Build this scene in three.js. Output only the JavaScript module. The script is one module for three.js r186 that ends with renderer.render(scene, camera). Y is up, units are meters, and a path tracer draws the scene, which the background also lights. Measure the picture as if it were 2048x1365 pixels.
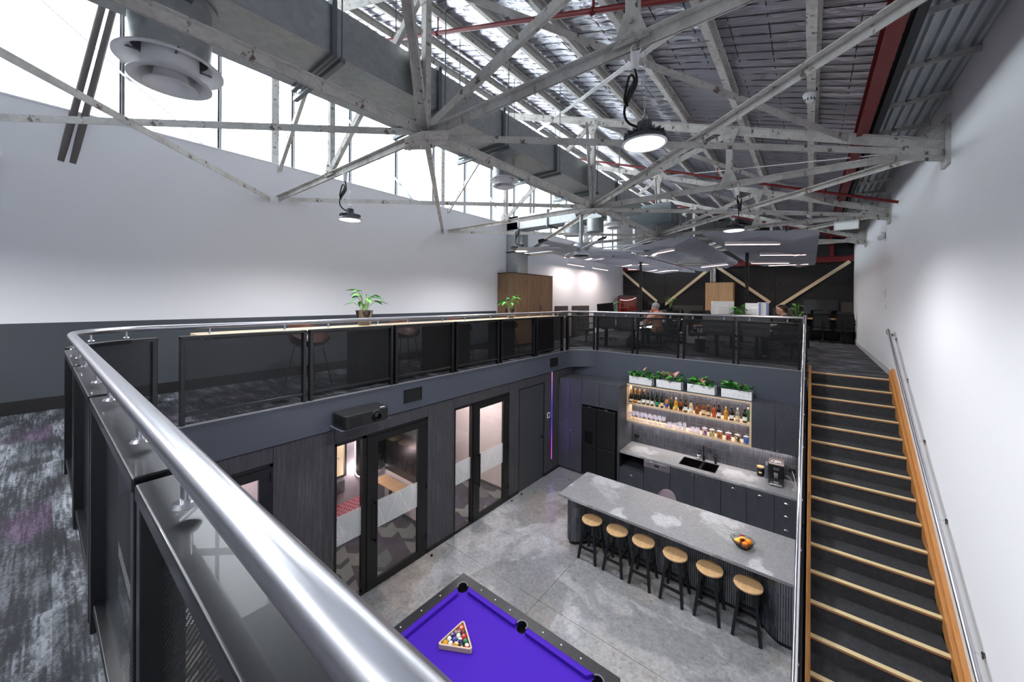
import * as THREE from 'three';
import { mergeGeometries } from 'three/addons/utils/BufferGeometryUtils.js';
import { RoundedBoxGeometry } from 'three/addons/geometries/RoundedBoxGeometry.js';
import { MarchingCubes } from 'three/addons/objects/MarchingCubes.js';
import { RectAreaLightUniformsLib } from 'three/addons/lights/RectAreaLightUniformsLib.js';

// ---------- camera, sky, exposure ----------
const scene = new THREE.Scene();
const camera = new THREE.PerspectiveCamera(2 * Math.atan(682.5 / 739.32) * 180 / Math.PI, 2048 / 1365, 0.05, 200);
camera.rotation.order = 'YXZ';
camera.rotation.set(-0.0032, 0.6783, 0.0078);
camera.position.set(0, 4.28, 0);
camera.setViewOffset(2048, 1365, 0, 79.27, 2048, 1365);   // lens shifted down: the verticals stay upright
camera.updateProjectionMatrix();
scene.background = new THREE.Color(0.88, 0.95, 1.0);      // bright even overcast outside the clerestory
scene.backgroundIntensity = 9;
const renderer = new THREE.WebGLRenderer({ antialias: true });
renderer.toneMapping = THREE.LinearToneMapping;
renderer.toneMappingExposure = 1.0;
renderer.shadowMap.enabled = true;
RectAreaLightUniformsLib.init();
const HIGHBAY = 28, TUBE = 60;                              // lamp strengths: spot candela, strip radiance
const U = 2.98;                                            // upper floor level; the lower floor is y = 0

// ---------- helpers ----------
let seed = 7;
const rnd = () => { seed = (seed * 1664525 + 1013904223) >>> 0; return seed / 4294967296; };
const rr = (a, b) => a + (b - a) * rnd();
const V = (x, y, z) => new THREE.Vector3(x, y, z);
const lerp = (a, b, t) => a + (b - a) * t, clamp = (x, a = 0, b = 1) => Math.min(b, Math.max(a, x));
const sstep = (a, b, x) => { const t = clamp((x - a) / (b - a)); return t * t * (3 - 2 * t); };
const ORD = ['first', 'second', 'third', 'fourth', 'fifth', 'sixth', 'seventh', 'eighth', 'ninth', 'tenth', 'eleventh', 'twelfth', 'thirteenth', 'fourteenth', 'fifteenth', 'sixteenth', 'seventeenth', 'eighteenth', 'nineteenth', 'twentieth'];
const used = {};
function numbered(n) { const b = n.replace(/_\d{3}$/, ''); const k = used[b] = (used[b] ?? -1) + 1; return k ? b + '_' + String(k).padStart(3, '0') : b; }
function uvm(g) {                                           // uv in metres from the face directions
  const p = g.attributes.position, n = g.attributes.normal, uv = new Float32Array(p.count * 2);
  for (let i = 0; i < p.count; i += 3) {
    let ax = 0, ay = 0, az = 0;
    for (let k = 0; k < 3; k++) { ax += Math.abs(n.getX(i + k)); ay += Math.abs(n.getY(i + k)); az += Math.abs(n.getZ(i + k)); }
    for (let k = i; k < i + 3; k++) {
      const x = p.getX(k), y = p.getY(k), z = p.getZ(k);
      if (ay >= ax && ay >= az) { uv[2 * k] = x; uv[2 * k + 1] = z; } else if (ax >= az) { uv[2 * k] = z; uv[2 * k + 1] = y; } else { uv[2 * k] = x; uv[2 * k + 1] = y; }
    }
  }
  g.setAttribute('uv', new THREE.BufferAttribute(uv, 2));
  return g;
}
function plain(g, keepUv) {
  let h = g.index ? g.toNonIndexed() : g;
  for (const k of Object.keys(h.attributes)) if (!['position', 'normal', 'uv'].includes(k)) h.deleteAttribute(k);
  if (!h.attributes.normal) h.computeVertexNormals();
  return keepUv || g.userData.keep ? h : uvm(h);
}
const merge = (gs) => { const a = (Array.isArray(gs) ? gs.flat(9) : [gs]).map(g => plain(g)); return a.length > 1 ? mergeGeometries(a) : a[0]; };
function mesh(name, gs, mat, parent, label) {
  const g = gs.isBufferGeometry && gs.userData.done ? gs : merge(gs); g.userData.done = true;
  const m = new THREE.Mesh(g, mat); m.castShadow = m.receiveShadow = true;
  m.name = parent ? name : numbered(name);
  if (label) m.userData.label = label;
  (parent || scene).add(m); return m;
}
function tag(o, label, category, group, kind) { o.userData.label = label; o.userData.category = category; if (group) o.userData.group = group; if (kind) o.userData.kind = kind; return o; }
function thing(name, label, category, pos = [0, 0, 0], turn = 0, group) {
  const o = new THREE.Group(); o.name = numbered(name); scene.add(o); o.position.set(...pos); o.rotation.y = turn;
  return tag(o, label, category, group);
}
function struct(name, gs, mat, parent) { const m = mesh(name, gs, mat, parent); if (!parent) m.userData.kind = 'structure'; return m; }
function structG(name) { const o = new THREE.Group(); o.name = numbered(name); o.userData.kind = 'structure'; scene.add(o); return o; }
function dup(root, pos, turn, label, group) {
  const r = root.clone(); r.name = numbered(root.name); scene.add(r); r.position.set(...pos); r.rotation.y = turn ?? root.rotation.y;
  if (label) r.userData.label = label; if (group) r.userData.group = group; return r;
}
const box = (w, h, d, x = 0, y = 0, z = 0) => new THREE.BoxGeometry(w, h, d).translate(x, y, z);
const bb = (x0, x1, y0, y1, z0, z1) => box(Math.abs(x1 - x0), Math.abs(y1 - y0), Math.abs(z1 - z0), (x0 + x1) / 2, (y0 + y1) / 2, (z0 + z1) / 2);
const rb = (w, h, d, r = 0.01, x = 0, y = 0, z = 0, s = 1) => new RoundedBoxGeometry(w, h, d, s, Math.min(r, w / 2.01, h / 2.01, d / 2.01)).translate(x, y, z);
const rbb = (x0, x1, y0, y1, z0, z1, r = 0.008) => rb(Math.abs(x1 - x0), Math.abs(y1 - y0), Math.abs(z1 - z0), r, (x0 + x1) / 2, (y0 + y1) / 2, (z0 + z1) / 2);
const cyl = (r0, r1, h, x = 0, y = 0, z = 0, n = 20, open = false) => new THREE.CylinderGeometry(r1, r0, h, n, 1, open).translate(x, y + h / 2, z);   // r0 below, r1 above, base at y
const sph = (r, x = 0, y = 0, z = 0, n = 16) => new THREE.SphereGeometry(r, n, Math.max(6, n * 0.7 | 0)).translate(x, y, z);
const lathe = (pts, n = 24) => new THREE.LatheGeometry(pts.map(([r, y]) => new THREE.Vector2(Math.max(r, 1e-4), y)), n);
function basis(p, q, up = V(0, 1, 0)) {
  const z = q.clone().sub(p), L = z.length(); z.normalize();
  let x = up.clone().cross(z); if (x.lengthSq() < 1e-6) x = V(1, 0, 0).cross(z); x.normalize();
  const y = z.clone().cross(x), m = new THREE.Matrix4().makeBasis(x, y, z); m.setPosition(p); return [m, L];
}
function bar(p, q, w, h, up, ox = 0, oy = 0) { const [m, L] = basis(p, q, up); return box(w, h, L, ox, oy, L / 2).applyMatrix4(m); }
function rod(p, q, r, n = 8) { const [m, L] = basis(p, q); return new THREE.CylinderGeometry(r, r, L, n).rotateX(Math.PI / 2).translate(0, 0, L / 2).applyMatrix4(m); }
function tee(p, q, w, h, up, gap = 0.01, t = 0.008) {       // two steel angles back to back: a flange and two webs below it
  return [bar(p, q, w, t, up, 0, h / 2), bar(p, q, t, h, up, -gap / 2 - t / 2, 0), bar(p, q, t, h, up, gap / 2 + t / 2, 0)];
}
function ang(p, q, w, h, up, t = 0.008) { return [bar(p, q, w, t, up, 0, h / 2), bar(p, q, t, h, up, -w / 2, 0)]; }
const curve = (pts, tension = 0.5) => new THREE.CatmullRomCurve3(pts.map(p => p.isVector3 ? p : V(...p)), false, 'catmullrom', tension);
const tube = (pts, r, seg = 24, n = 8) => new THREE.TubeGeometry(curve(pts), seg, r, n);
function poly(pts, depth, bevel = 0) {                      // extruded outline in x, y
  const s = new THREE.Shape(pts.map(([x, y]) => new THREE.Vector2(x, y)));
  return new THREE.ExtrudeGeometry(s, { depth, bevelEnabled: bevel > 0, bevelSize: bevel, bevelThickness: bevel, bevelSegments: 2, curveSegments: 12 });
}
function roundRect(w, h, r) {
  const s = new THREE.Shape(), x = -w / 2, y = -h / 2;
  s.moveTo(x + r, y); s.lineTo(x + w - r, y); s.absarc(x + w - r, y + r, r, -Math.PI / 2, 0); s.lineTo(x + w, y + h - r); s.absarc(x + w - r, y + h - r, r, 0, Math.PI / 2);
  s.lineTo(x + r, y + h); s.absarc(x + r, y + h - r, r, Math.PI / 2, Math.PI); s.lineTo(x, y + r); s.absarc(x + r, y + r, r, Math.PI, 1.5 * Math.PI); return s;
}
const ext = (shape, depth, cs = 8) => new THREE.ExtrudeGeometry(shape, { depth, bevelEnabled: false, curveSegments: cs });

// ---------- textures ----------
const hash = (x, y, s) => { let h = (x * 374761393 + y * 668265263 + s * 974634777) | 0; h = Math.imul(h ^ (h >>> 13), 1274126177); return ((h ^ (h >>> 16)) >>> 0) / 4294967296; };
function vn(x, y, px, py, s) {                              // periodic value noise
  const x0 = Math.floor(x), y0 = Math.floor(y), fx = x - x0, fy = y - y0, m = (a, p) => ((a % p) + p) % p;
  const sx = fx * fx * (3 - 2 * fx), sy = fy * fy * (3 - 2 * fy);
  const a = hash(m(x0, px), m(y0, py), s), b = hash(m(x0 + 1, px), m(y0, py), s), c = hash(m(x0, px), m(y0 + 1, py), s), d = hash(m(x0 + 1, px), m(y0 + 1, py), s);
  return lerp(lerp(a, b, sx), lerp(c, d, sx), sy);
}
function fbm(u, v, fx, fy, s, oct = 4) { let a = 0, w = 0.5, t = 0; for (let k = 0; k < oct; k++) { a += w * vn(u * fx, v * fy, fx, fy, s + k * 17); t += w; w *= 0.5; fx *= 2; fy *= 2; } return a / t; }
function tex(w, h, fn, sizeM, srgb = true, sizeMy = sizeM) {
  const d = new Uint8Array(w * h * 4);
  for (let j = 0; j < h; j++) for (let i = 0; i < w; i++) { const c = fn(i / w, j / h, i, j), o = 4 * (j * w + i), g = Array.isArray(c) ? c : [c, c, c]; for (let k = 0; k < 3; k++) d[o + k] = clamp(g[k]) * 255; d[o + 3] = 255; }
  const t = new THREE.DataTexture(d, w, h, THREE.RGBAFormat); t.wrapS = t.wrapT = THREE.RepeatWrapping; t.magFilter = THREE.LinearFilter; t.minFilter = THREE.LinearMipmapLinearFilter; t.generateMipmaps = true;
  if (srgb) t.colorSpace = THREE.SRGBColorSpace;
  t.repeat.set(1 / sizeM, 1 / sizeMy); t.needsUpdate = true; return t;
}
function canvasTex(w, h, draw, srgb = true) {
  const c = document.createElement('canvas'); c.width = w; c.height = h; draw(c.getContext('2d'), w, h);
  const t = new THREE.CanvasTexture(c); if (srgb) t.colorSpace = THREE.SRGBColorSpace; t.wrapS = t.wrapT = THREE.RepeatWrapping; return t;
}
const mix3 = (a, b, t) => [lerp(a[0], b[0], t), lerp(a[1], b[1], t), lerp(a[2], b[2], t)];
const S = (r, g, b) => new THREE.Color().setRGB(r / 255, g / 255, b / 255, THREE.SRGBColorSpace);
function mat(color, rough = 0.6, metal = 0, o = {}) { return new THREE.MeshPhysicalMaterial({ color, roughness: rough, metalness: metal, ...o }); }

const T = {};
T.carpet = tex(1024, 1024, (u, v, i, j) => {                // woven planks in charcoal, silver and purple, streaked along their length
  const row = Math.floor(v * 12), off = hash(row, 3, 5) * 1024, pl = Math.floor(((i + off) % 1024) / 341.4), ph = hash(pl, row, 9), ph2 = hash(pl, row, 21);
  const st = vn(u * 14, v * 340, 14, 340, 31), st2 = vn(u * 120, v * 340, 120, 340, 32), blot = fbm(u, v, 9, 24, 33, 3), fine = hash(i, j, 8);
  let k = 0.42 * st + 0.3 * st2 + 0.3 * fine + 0.9 * (blot - 0.5) + 0.12 * (ph - 0.5);
  k = sstep(0.3, 1.0, k);
  const base = mix3([0.13, 0.145, 0.165], [0.64, 0.66, 0.70], k * (0.5 + 0.35 * ph));
  const pur = sstep(0.64, 0.78, 0.62 * fbm(u, v, 5, 20, 51, 3) + 0.38 * ph2);
  return mix3(base, [0.21 + 0.2 * k, 0.16 + 0.16 * k, 0.235 + 0.2 * k], pur * 0.7);
}, 2.2);
T.concrete = tex(1024, 1024, (u, v, i, j) => {
  const w1 = fbm(u, v, 3, 3, 61, 5), w2 = fbm(u + v, v - u, 4, 4, 62, 5), d = fbm(u * 1 + 0.3 * w1, v + 0.3 * w2, 6, 6, 63, 6), fine = fbm(u, v, 160, 160, 64, 2);
  const pale = sstep(0.55, 0.66, d), warm = sstep(0.45, 0.62, w2), pit = fbm(u, v, 220, 220, 71, 1) > 0.86 ? 0.12 : 0;
  let c = mix3([0.53, 0.54, 0.555], [0.60, 0.575, 0.55], warm * 0.7);
  c = mix3(c, [0.76, 0.77, 0.79], pale * 0.42); c = mix3(c, [0.80, 0.805, 0.82], 0.35 * sstep(0.56, 0.7, fbm(u - 0.5 * v, v + 0.25 * w1, 9, 9, 68, 5)));
  const k = 0.86 + 0.22 * fine + 0.22 * (w1 - 0.5) - pit; return c.map(x => x * k);
}, 5.2);
T.concreteFine = tex(512, 512, (u, v) => 0.35 + 0.4 * fbm(u, v, 12, 12, 66, 4), 3, false);
function wood(a, b, c, s, fx = 22, fy = 3) { return tex(512, 512, (u, v) => { const w = fbm(u, v, 4, 2, s, 3), g = fbm(u + 0.04 * w, v, fx, fy, s + 1, 4), f = vn(u * 220, v * 10, 220, 10, s + 2), t = clamp(0.55 * g + 0.3 * f + 0.15 * w); return t < 0.5 ? mix3(a, b, t * 2) : mix3(b, c, t * 2 - 1); }, 0.9); }
T.oak = wood([0.66, 0.52, 0.36], [0.78, 0.64, 0.47], [0.87, 0.74, 0.57], 81);
T.oakPale = wood([0.78, 0.68, 0.56], [0.85, 0.76, 0.64], [0.91, 0.83, 0.72], 91);
T.walnut = wood([0.36, 0.27, 0.19], [0.50, 0.39, 0.29], [0.62, 0.50, 0.38], 85);
T.stringer = wood([0.62, 0.41, 0.20], [0.75, 0.52, 0.29], [0.83, 0.61, 0.37], 88);
T.blackOak = wood([0.19, 0.195, 0.21], [0.275, 0.275, 0.295], [0.42, 0.42, 0.435], 95, 40, 2);
T.navyOak = tex(512, 512, (u, v) => { const w = fbm(u, v, 3, 2, 101, 3), r = Math.sin((Math.hypot((u - 0.5) * 2.2, (v - 0.5) * 0.8) * 9 + w * 5) * 6.283) * 0.5 + 0.5, f = vn(u * 180, v * 12, 180, 12, 105), t = clamp(0.45 * w + 0.25 * r + 0.3 * f); return mix3([0.185, 0.195, 0.22], [0.335, 0.35, 0.385], t); }, 0.55, true, 1.1);
T.steel = tex(512, 512, (u, v) => { const d = fbm(u, v, 7, 7, 111, 5), f = fbm(u, v, 40, 40, 112, 3), rust = sstep(0.66, 0.76, fbm(u, v, 14, 9, 113, 4)), dirt = sstep(0.5, 0.7, d) * 0.3; let c = mix3([0.80, 0.795, 0.78], [0.60, 0.585, 0.565], dirt + 0.45 * (f - 0.35)); return mix3(c, [0.33, 0.27, 0.22], rust * 0.75); }, 0.8);
T.galv = tex(512, 512, (u, v) => { const a = fbm(u, v, 30, 30, 121, 3), b = fbm(u, v, 4, 4, 122, 3); return mix3([0.64, 0.66, 0.67], [0.82, 0.835, 0.84], 0.6 * a + 0.4 * b); }, 1.2);
T.galvR = tex(256, 256, (u, v) => 0.36 + 0.3 * fbm(u, v, 12, 12, 123, 4), 1.0, false);
T.foilB = tex(512, 512, (u, v) => fbm(u, v, 10, 26, 131, 5), 1.2, false);
T.stairFelt = tex(256, 256, (u, v, i, j) => { const h = hash(i, j, 141), f = fbm(u, v, 20, 20, 142, 3), k = 0.17 + 0.07 * f + (h > 0.965 ? 0.22 * hash(i, j, 7) : 0); return [k, k * 1.03, k * 1.1]; }, 0.6);
T.stone = tex(512, 512, (u, v) => { const w = fbm(u, v, 3, 3, 151, 5), d = fbm(u + 0.2 * w, v + 0.2 * w, 5, 5, 152, 6), f = fbm(u, v, 90, 90, 153, 2), p = sstep(0.55, 0.7, d); let c = mix3([0.535, 0.54, 0.555], [0.74, 0.75, 0.77], p * 0.75); return c.map(x => x * (0.9 + 0.2 * f)); }, 1.9);
T.perf = tex(64, 64, (u, v) => { let a = 1; for (const [cx, cy] of [[0.25, 0.25], [0.75, 0.75]]) { const r = Math.hypot(u - cx, v - cy); a = Math.min(a, sstep(0.215, 0.245, r)); } return a; }, 0.0125, false);
T.felt = tex(256, 256, (u, v, i, j) => 0.42 + 0.1 * hash(i, j, 161) + 0.1 * fbm(u, v, 40, 40, 162, 2), 0.4);

// ---------- materials ----------
const M = {
  white: mat(S(228, 230, 236), 0.75, 0), whiteR: mat(S(236, 238, 243), 0.6, 0), trim: mat(S(205, 204, 206), 0.5),
  charcoal: mat(S(64, 70, 78), 0.55), navy: mat(S(72, 78, 90), 0.5), black: mat(S(15, 16, 18), 0.45), blackGloss: mat(S(14, 15, 17), 0.12, 0, { clearcoat: 0.6 }),
  blackWall: mat(S(24, 25, 27), 0.6), void: mat(S(38, 40, 46), 0.7), skirt: mat(S(22, 23, 25), 0.5),
  blackOak: mat(0xffffff, 0.55, 0, { map: T.blackOak, bumpMap: T.blackOak, bumpScale: 0.001 }), navyOak: mat(0xffffff, 0.5, 0, { map: T.navyOak }),
  carpet: mat(0xffffff, 0.95, 0, { map: T.carpet, bumpMap: T.carpet, bumpScale: 0.004 }),
  concrete: mat(0xffffff, 0.55, 0, { map: T.concrete, roughnessMap: T.concreteFine }),
  oak: mat(0xffffff, 0.45, 0, { map: T.oak }), oakPale: mat(0xffffff, 0.45, 0, { map: T.oakPale }), walnut: mat(0xffffff, 0.5, 0, { map: T.walnut }), stringer: mat(0xffffff, 0.45, 0, { map: T.stringer }),
  steel: mat(0xffffff, 0.7, 0, { map: T.steel, bumpMap: T.steel, bumpScale: 0.002 }), purlin: mat(0xffffff, 0.75, 0, { map: T.steel }),
  galv: mat(S(226, 227, 226), 0.4, 0.5, { map: T.galv }), galvDark: mat(S(120, 128, 132), 0.4, 0.9),
  foil: mat(S(200, 201, 212), 0.34, 1, { bumpMap: T.foilB, bumpScale: 0.022 }),
  wire: mat(S(58, 58, 62), 0.5, 0.3), red: mat(S(112, 22, 28), 0.5), whitePaint: mat(S(226, 227, 230), 0.5),
  stainless: mat(S(190, 190, 196), 0.28, 1), chrome: mat(S(225, 225, 228), 0.1, 1), darkMetal: mat(S(40, 43, 48), 0.35, 0.6), blackMetal: mat(S(20, 22, 26), 0.32, 0.2, { clearcoat: 0.2 }),
  perf: mat(S(16, 19, 22), 0.35, 0.2, { alphaMap: T.perf, transparent: true, side: THREE.DoubleSide }),
  felt: mat(S(168, 170, 177), 0.95, 0, { map: T.felt }), feltDark: mat(S(150, 146, 146), 0.95, 0, { map: T.felt }), baffle: mat(S(158, 159, 170), 0.9),
  stairFelt: mat(0xffffff, 0.95, 0, { map: T.stairFelt }), nosing: mat(S(226, 207, 160), 0.6), nosingEdge: mat(S(168, 120, 84), 0.6),
  stone: mat(0xffffff, 0.4, 0, { map: T.stone }), tile: mat(S(68, 72, 80), 0.25), grout: mat(S(205, 205, 212), 0.8), tileDark: mat(S(46, 49, 55), 0.25),
  glass: mat(0xffffff, 0.02, 0, { transmission: 1, thickness: 0, ior: 1.5, side: THREE.DoubleSide }),
  glassware: mat(S(250, 250, 255), 0.03, 0, { transmission: 0.82, thickness: 0, ior: 1.45, side: THREE.DoubleSide }),
  leaf: mat(S(66, 150, 54), 0.5, 0, { side: THREE.DoubleSide }), leafLight: mat(S(104, 176, 74), 0.5, 0, { side: THREE.DoubleSide }), leafDark: mat(S(38, 112, 46), 0.5, 0, { side: THREE.DoubleSide }), leafPink: mat(S(214, 158, 146), 0.55, 0, { side: THREE.DoubleSide }),
  stem: mat(S(96, 140, 60), 0.6), soil: mat(S(40, 30, 24), 0.95), purple: mat(S(66, 14, 178), 0.9),
  leather: mat(S(82, 52, 44), 0.4), chairBlack: mat(S(34, 36, 39), 0.75), mesh2: mat(S(30, 33, 36), 0.8),
  plastic: mat(S(236, 237, 240), 0.35), skin: mat(S(206, 156, 132), 0.55), pinkWall: mat(S(204, 196, 194), 0.8), greyWall: mat(S(150, 146, 152), 0.85),
};
const glow = (c, k) => mat(0x000000, 0.5, 0, { emissive: c, emissiveIntensity: k });
// ---------- room shell ----------
const XL = -6.8, XR = 1.13, ZB = -16.7, ZF = 6, VX = -4.93, VZ0 = -8.95, VZ1 = -0.21, VR = 0.58;
function voidPath(off = 0, n = 10, x1 = XR) {               // round the stair void: from its near right end, along the near edge, the left edge and the back edge
  const p = [[x1, VZ1 - off]], r = VR - off, cx = VX + VR;
  for (let k = 0; k <= n; k++) { const a = k / n * Math.PI / 2; p.push([cx - r * Math.sin(a), VZ1 - VR + r * Math.cos(a)]); }
  for (let k = 0; k <= n; k++) { const a = k / n * Math.PI / 2; p.push([cx - r * Math.cos(a), VZ0 + VR - r * Math.sin(a)]); }
  p.push([x1, VZ0 + off]); return p;
}
function slabShape() {
  const s = new THREE.Shape(); s.moveTo(-7.15, -ZF); s.lineTo(XR, -ZF); s.lineTo(XR, -VZ1);
  for (const [x, z] of voidPath().slice(1)) s.lineTo(x, -z);
  s.lineTo(XR, -ZB); s.lineTo(-7.15, -ZB); s.closePath(); return s;
}
struct('floor_upper', ext(slabShape(), 0.014).rotateX(-Math.PI / 2).translate(0, U - 0.014, 0), M.carpet);
struct('ceiling_lower', ext(slabShape(), 0.436).rotateX(-Math.PI / 2).translate(0, 2.53, 0), M.navy);
{ // pale metal angle along the carpet edge of the void
  const p = voidPath(0.004), g = [];
  for (let i = 0; i < p.length - 1; i++) g.push(bar(V(p[i][0], U - 0.006, p[i][1]), V(p[i + 1][0], U - 0.006, p[i + 1][1]), 0.012, 0.02));
  struct('trim_1', g, mat(S(150, 152, 158), 0.4, 0.5));
}
{ // concrete ground floor cut into bays by saw joints
  const f = structG('floor'), g = 0.006;
  for (const [x0, x1] of [[-5.12, -2.98], [-2.98, XR + 0.1]]) for (const [z0, z1] of [[-9.1, -4.35], [-4.35, 0.1], [0.1, ZF]])
    mesh('slab', bb(x0 + g / 2, x1 - g / 2, -0.1, 0, z0 + g / 2, z1 - g / 2), M.concrete, f);
  mesh('subfloor', bb(-5.2, XR + 0.2, -0.2, -0.012, -9.1, ZF), M.void, f);
}
// outer walls
struct('wall_left', bb(-7.15, XL, U, 6.47, ZB, ZF), M.white);
struct('wainscot_left', bb(XL, XL + 0.014, U, U + 1.0, -7.74, ZF), M.charcoal).name = 'trim_2'; used.trim = 2;
struct('baseboard_left', rbb(XL + 0.014, XL + 0.028, U, U + 0.15, -7.74, ZF, 0.004), M.skirt);
struct('wall_right', bb(XR, XR + 0.22, -0.2, 6.56, ZB, ZF), M.whiteR);
struct('baseboard_right', rbb(XR - 0.014, XR, U, U + 0.115, ZB, -8.98, 0.004), M.trim);
struct('wall_front', bb(-7.15, XR + 0.22, -0.2, 9.4, ZF, ZF + 0.2), M.white);
struct('wall_back_lower', bb(-7.1, XR + 0.22, -0.2, 2.53, -9.15, VZ0), M.navy);
{ // far black wall of bolted sheets over a low strip window
  const w = structG('wall_back'), z0 = ZB - 0.2, z1 = ZB;
  mesh('backing', [bb(-7.15, -6.6, U - 0.45, 9.4, z0, z1 - 0.02), bb(-3.0, XR + 0.22, U - 0.45, 9.4, z0, z1 - 0.02), bb(-6.6, -3.0, 3.6, 9.4, z0, z1 - 0.02), bb(-6.6, -3.0, U - 0.45, 3.02, z0, z1 - 0.02)], M.blackWall, w);
  for (const [x0, x1] of [[-6.8, -4.9], [-4.9, -3.0], [-3.0, -1.0], [-1.0, 1.13]]) for (const [y0, y1] of [[3.62, 4.86], [4.86, 6.1], [6.1, 8.6]]) {
    const g = [rbb(x0 + 0.006, x1 - 0.006, y0 + 0.006, y1 - 0.006, z1 - 0.02, z1, 0.003)];
    for (const bx of [x0 + 0.12, x1 - 0.12]) for (const by of [y0 + 0.12, y1 - 0.12]) g.push(sph(0.045, 0, 0, 0, 10).scale(1, 1, 0.4).translate(bx, by, z1));
    mesh('panel', g, M.blackWall, w);
  }
  const win = structG('window_2');
  mesh('window_frame', [bb(-6.6, -3.0, 3.02, 3.05, z0 + 0.04, z1 - 0.04), bb(-6.6, -3.0, 3.57, 3.6, z0 + 0.04, z1 - 0.04), ...[-6.6, -5.42, -4.22, -3.02].map(x => bb(x, x + 0.03, 3.02, 3.6, z0 + 0.04, z1 - 0.04))], M.darkMetal, win);
  for (const x of [-6.57, -5.39, -4.19]) mesh('pane', bb(x, x + 1.16, 3.05, 3.57, z0 + 0.09, z0 + 0.095), M.glass, win);
}
// clerestory glazing over the left wall
const roofY = x => 6.55 - 0.353 * x;                        // centre line of the purlins
{
  const w = structG('window_1');
  const top = 8.95;
  mesh('window_sill', rbb(-7.15, XL + 0.01, 6.46, 6.485, ZB, ZF, 0.005), M.white, w);
  mesh('window_head', bb(-7.1, -6.94, top - 0.05, top + 0.1, ZB, ZF), M.steel, w);
  const zs = []; for (let z = -0.56; z < ZF; z += 1.03) zs.push(z); for (let z = -1.59; z > ZB; z -= 1.03) zs.push(z); zs.sort((a, b) => a - b);
  for (const z of zs) mesh('mullion', [bb(-7.06, -6.99, 6.48, top, z - 0.006, z + 0.006), bb(-7.065, -7.055, 6.48, top, z - 0.025, z + 0.025)], mat(S(96, 98, 104), 0.5, 0.3), w);
  const e = [ZB, ...zs, ZF];
  for (let i = 0; i < e.length - 1; i++) mesh('pane', bb(-7.054, -7.05, 6.48, top, e[i] + 0.008, e[i + 1] - 0.008), M.glass, w);
}
// roof: weather sheet outside, silver foil blanket below it, held by wire mesh
struct('roof', poly([[-7.3, roofY(-7.3) + 0.22], [0.62, roofY(0.62) + 0.22], [0.62, roofY(0.62) + 0.32], [-7.3, roofY(-7.3) + 0.32]], ZF - ZB + 0.4).translate(0, 0, ZB - 0.2), M.galvDark);
struct('gutter_lining', [bb(0.5, XR + 0.22, 6.66, 6.72, ZB - 0.2, ZF + 0.2), bb(0.56, 0.62, 6.3, 6.7, ZB - 0.2, ZF + 0.2)], M.void).name = 'trim_3'; used.trim = 3;
{
  const g = [], nx = 88, nz = 640, x0 = -7.05, x1 = 0.56, z0 = ZB, z1 = 4, pos = [], uv = [], idx = [];
  for (let j = 0; j <= nz; j++) for (let i = 0; i <= nx; i++) {
    const x = lerp(x0, x1, i / nx), z = lerp(z0, z1, j / nz);
    const b = Math.abs(Math.sin((z - ZB) / 0.15 * Math.PI)), c = Math.abs(Math.sin((x + 7.05) / 0.3 * Math.PI));
    const y = roofY(x) + 0.1 - 0.02 * Math.sqrt(b) * (0.55 + 0.9 * vn(x * 2.2 + 40, z * 5 + 200, 999, 999, 7)) - 0.012 * c - 0.02 * vn(x * 0.9 + 30, z * 0.9 + 60, 999, 999, 9);
    pos.push(x, y, z); uv.push(x, z);
  }
  for (let j = 0; j < nz; j++) for (let i = 0; i < nx; i++) { const a = j * (nx + 1) + i, b = a + 1, c = a + nx + 1, d = c + 1; idx.push(a, b, c, b, d, c); }
  const ge = new THREE.BufferGeometry(); ge.setAttribute('position', new THREE.Float32BufferAttribute(pos, 3)); ge.setAttribute('uv', new THREE.Float32BufferAttribute(uv, 2)); ge.setIndex(idx); ge.computeVertexNormals(); ge.userData.done = true;
  M.foil.side = THREE.DoubleSide;
  const ce = struct('ceiling', ge, M.foil);
  const w = [], dz = 0.15, dx = 0.3;
  for (let z = ZB; z < 2; z += dz) w.push(bar(V(-7.0, roofY(-7.0) + 0.074, z), V(0.55, roofY(0.55) + 0.074, z), 0.008, 0.004));
  for (let x = -6.9; x < 0.55; x += dx) w.push(bb(x - 0.004, x + 0.004, roofY(x) + 0.066, roofY(x) + 0.07, ZB, 2));
  const wm = mesh('safety_mesh', w, M.wire); tag(wm, 'thin wire safety mesh stretched under the silver foil roof blanket', 'wire mesh', null, 'stuff');
}
// corrugated eave lining with its battens, along the right wall
{
  const pts = [], n = 7, p = 0.088; let x = 0.56; const up = 6.56, dn = 6.52;
  for (let k = 0; k < n; k++, x += p) pts.push([x, dn], [x + 0.03, dn], [x + 0.042, up], [x + 0.076, up]);
  const out = [...pts, ...pts.slice().reverse().map(([a, b]) => [a, b + 0.004])];
  const c = structG('ceiling_eave');
  for (const [a, b] of [[-16.7, -11.6], [-11.62, -6.05], [-6.07, -1.2], [-1.22, 4]]) mesh('corrugated_sheet', poly(out, b - a).translate(0, (a === -6.07) ? 0.004 : 0, a), mat(S(178, 186, 190), 0.45, 0.35), c);
  let k = 0;
  for (let z = -1.56; z > -16; z -= 0.86) { const b = mesh('soffit_batten', ang(V(0.56, 6.47, z), V(1.13, 6.47, z), 0.05, 0.05), M.steel); tag(b, `short pale angle batten under the corrugated eave, ${ORD[k++] || 'next'} back from the camera end`, 'batten', 'battens under the corrugated eave'); }
}
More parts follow.
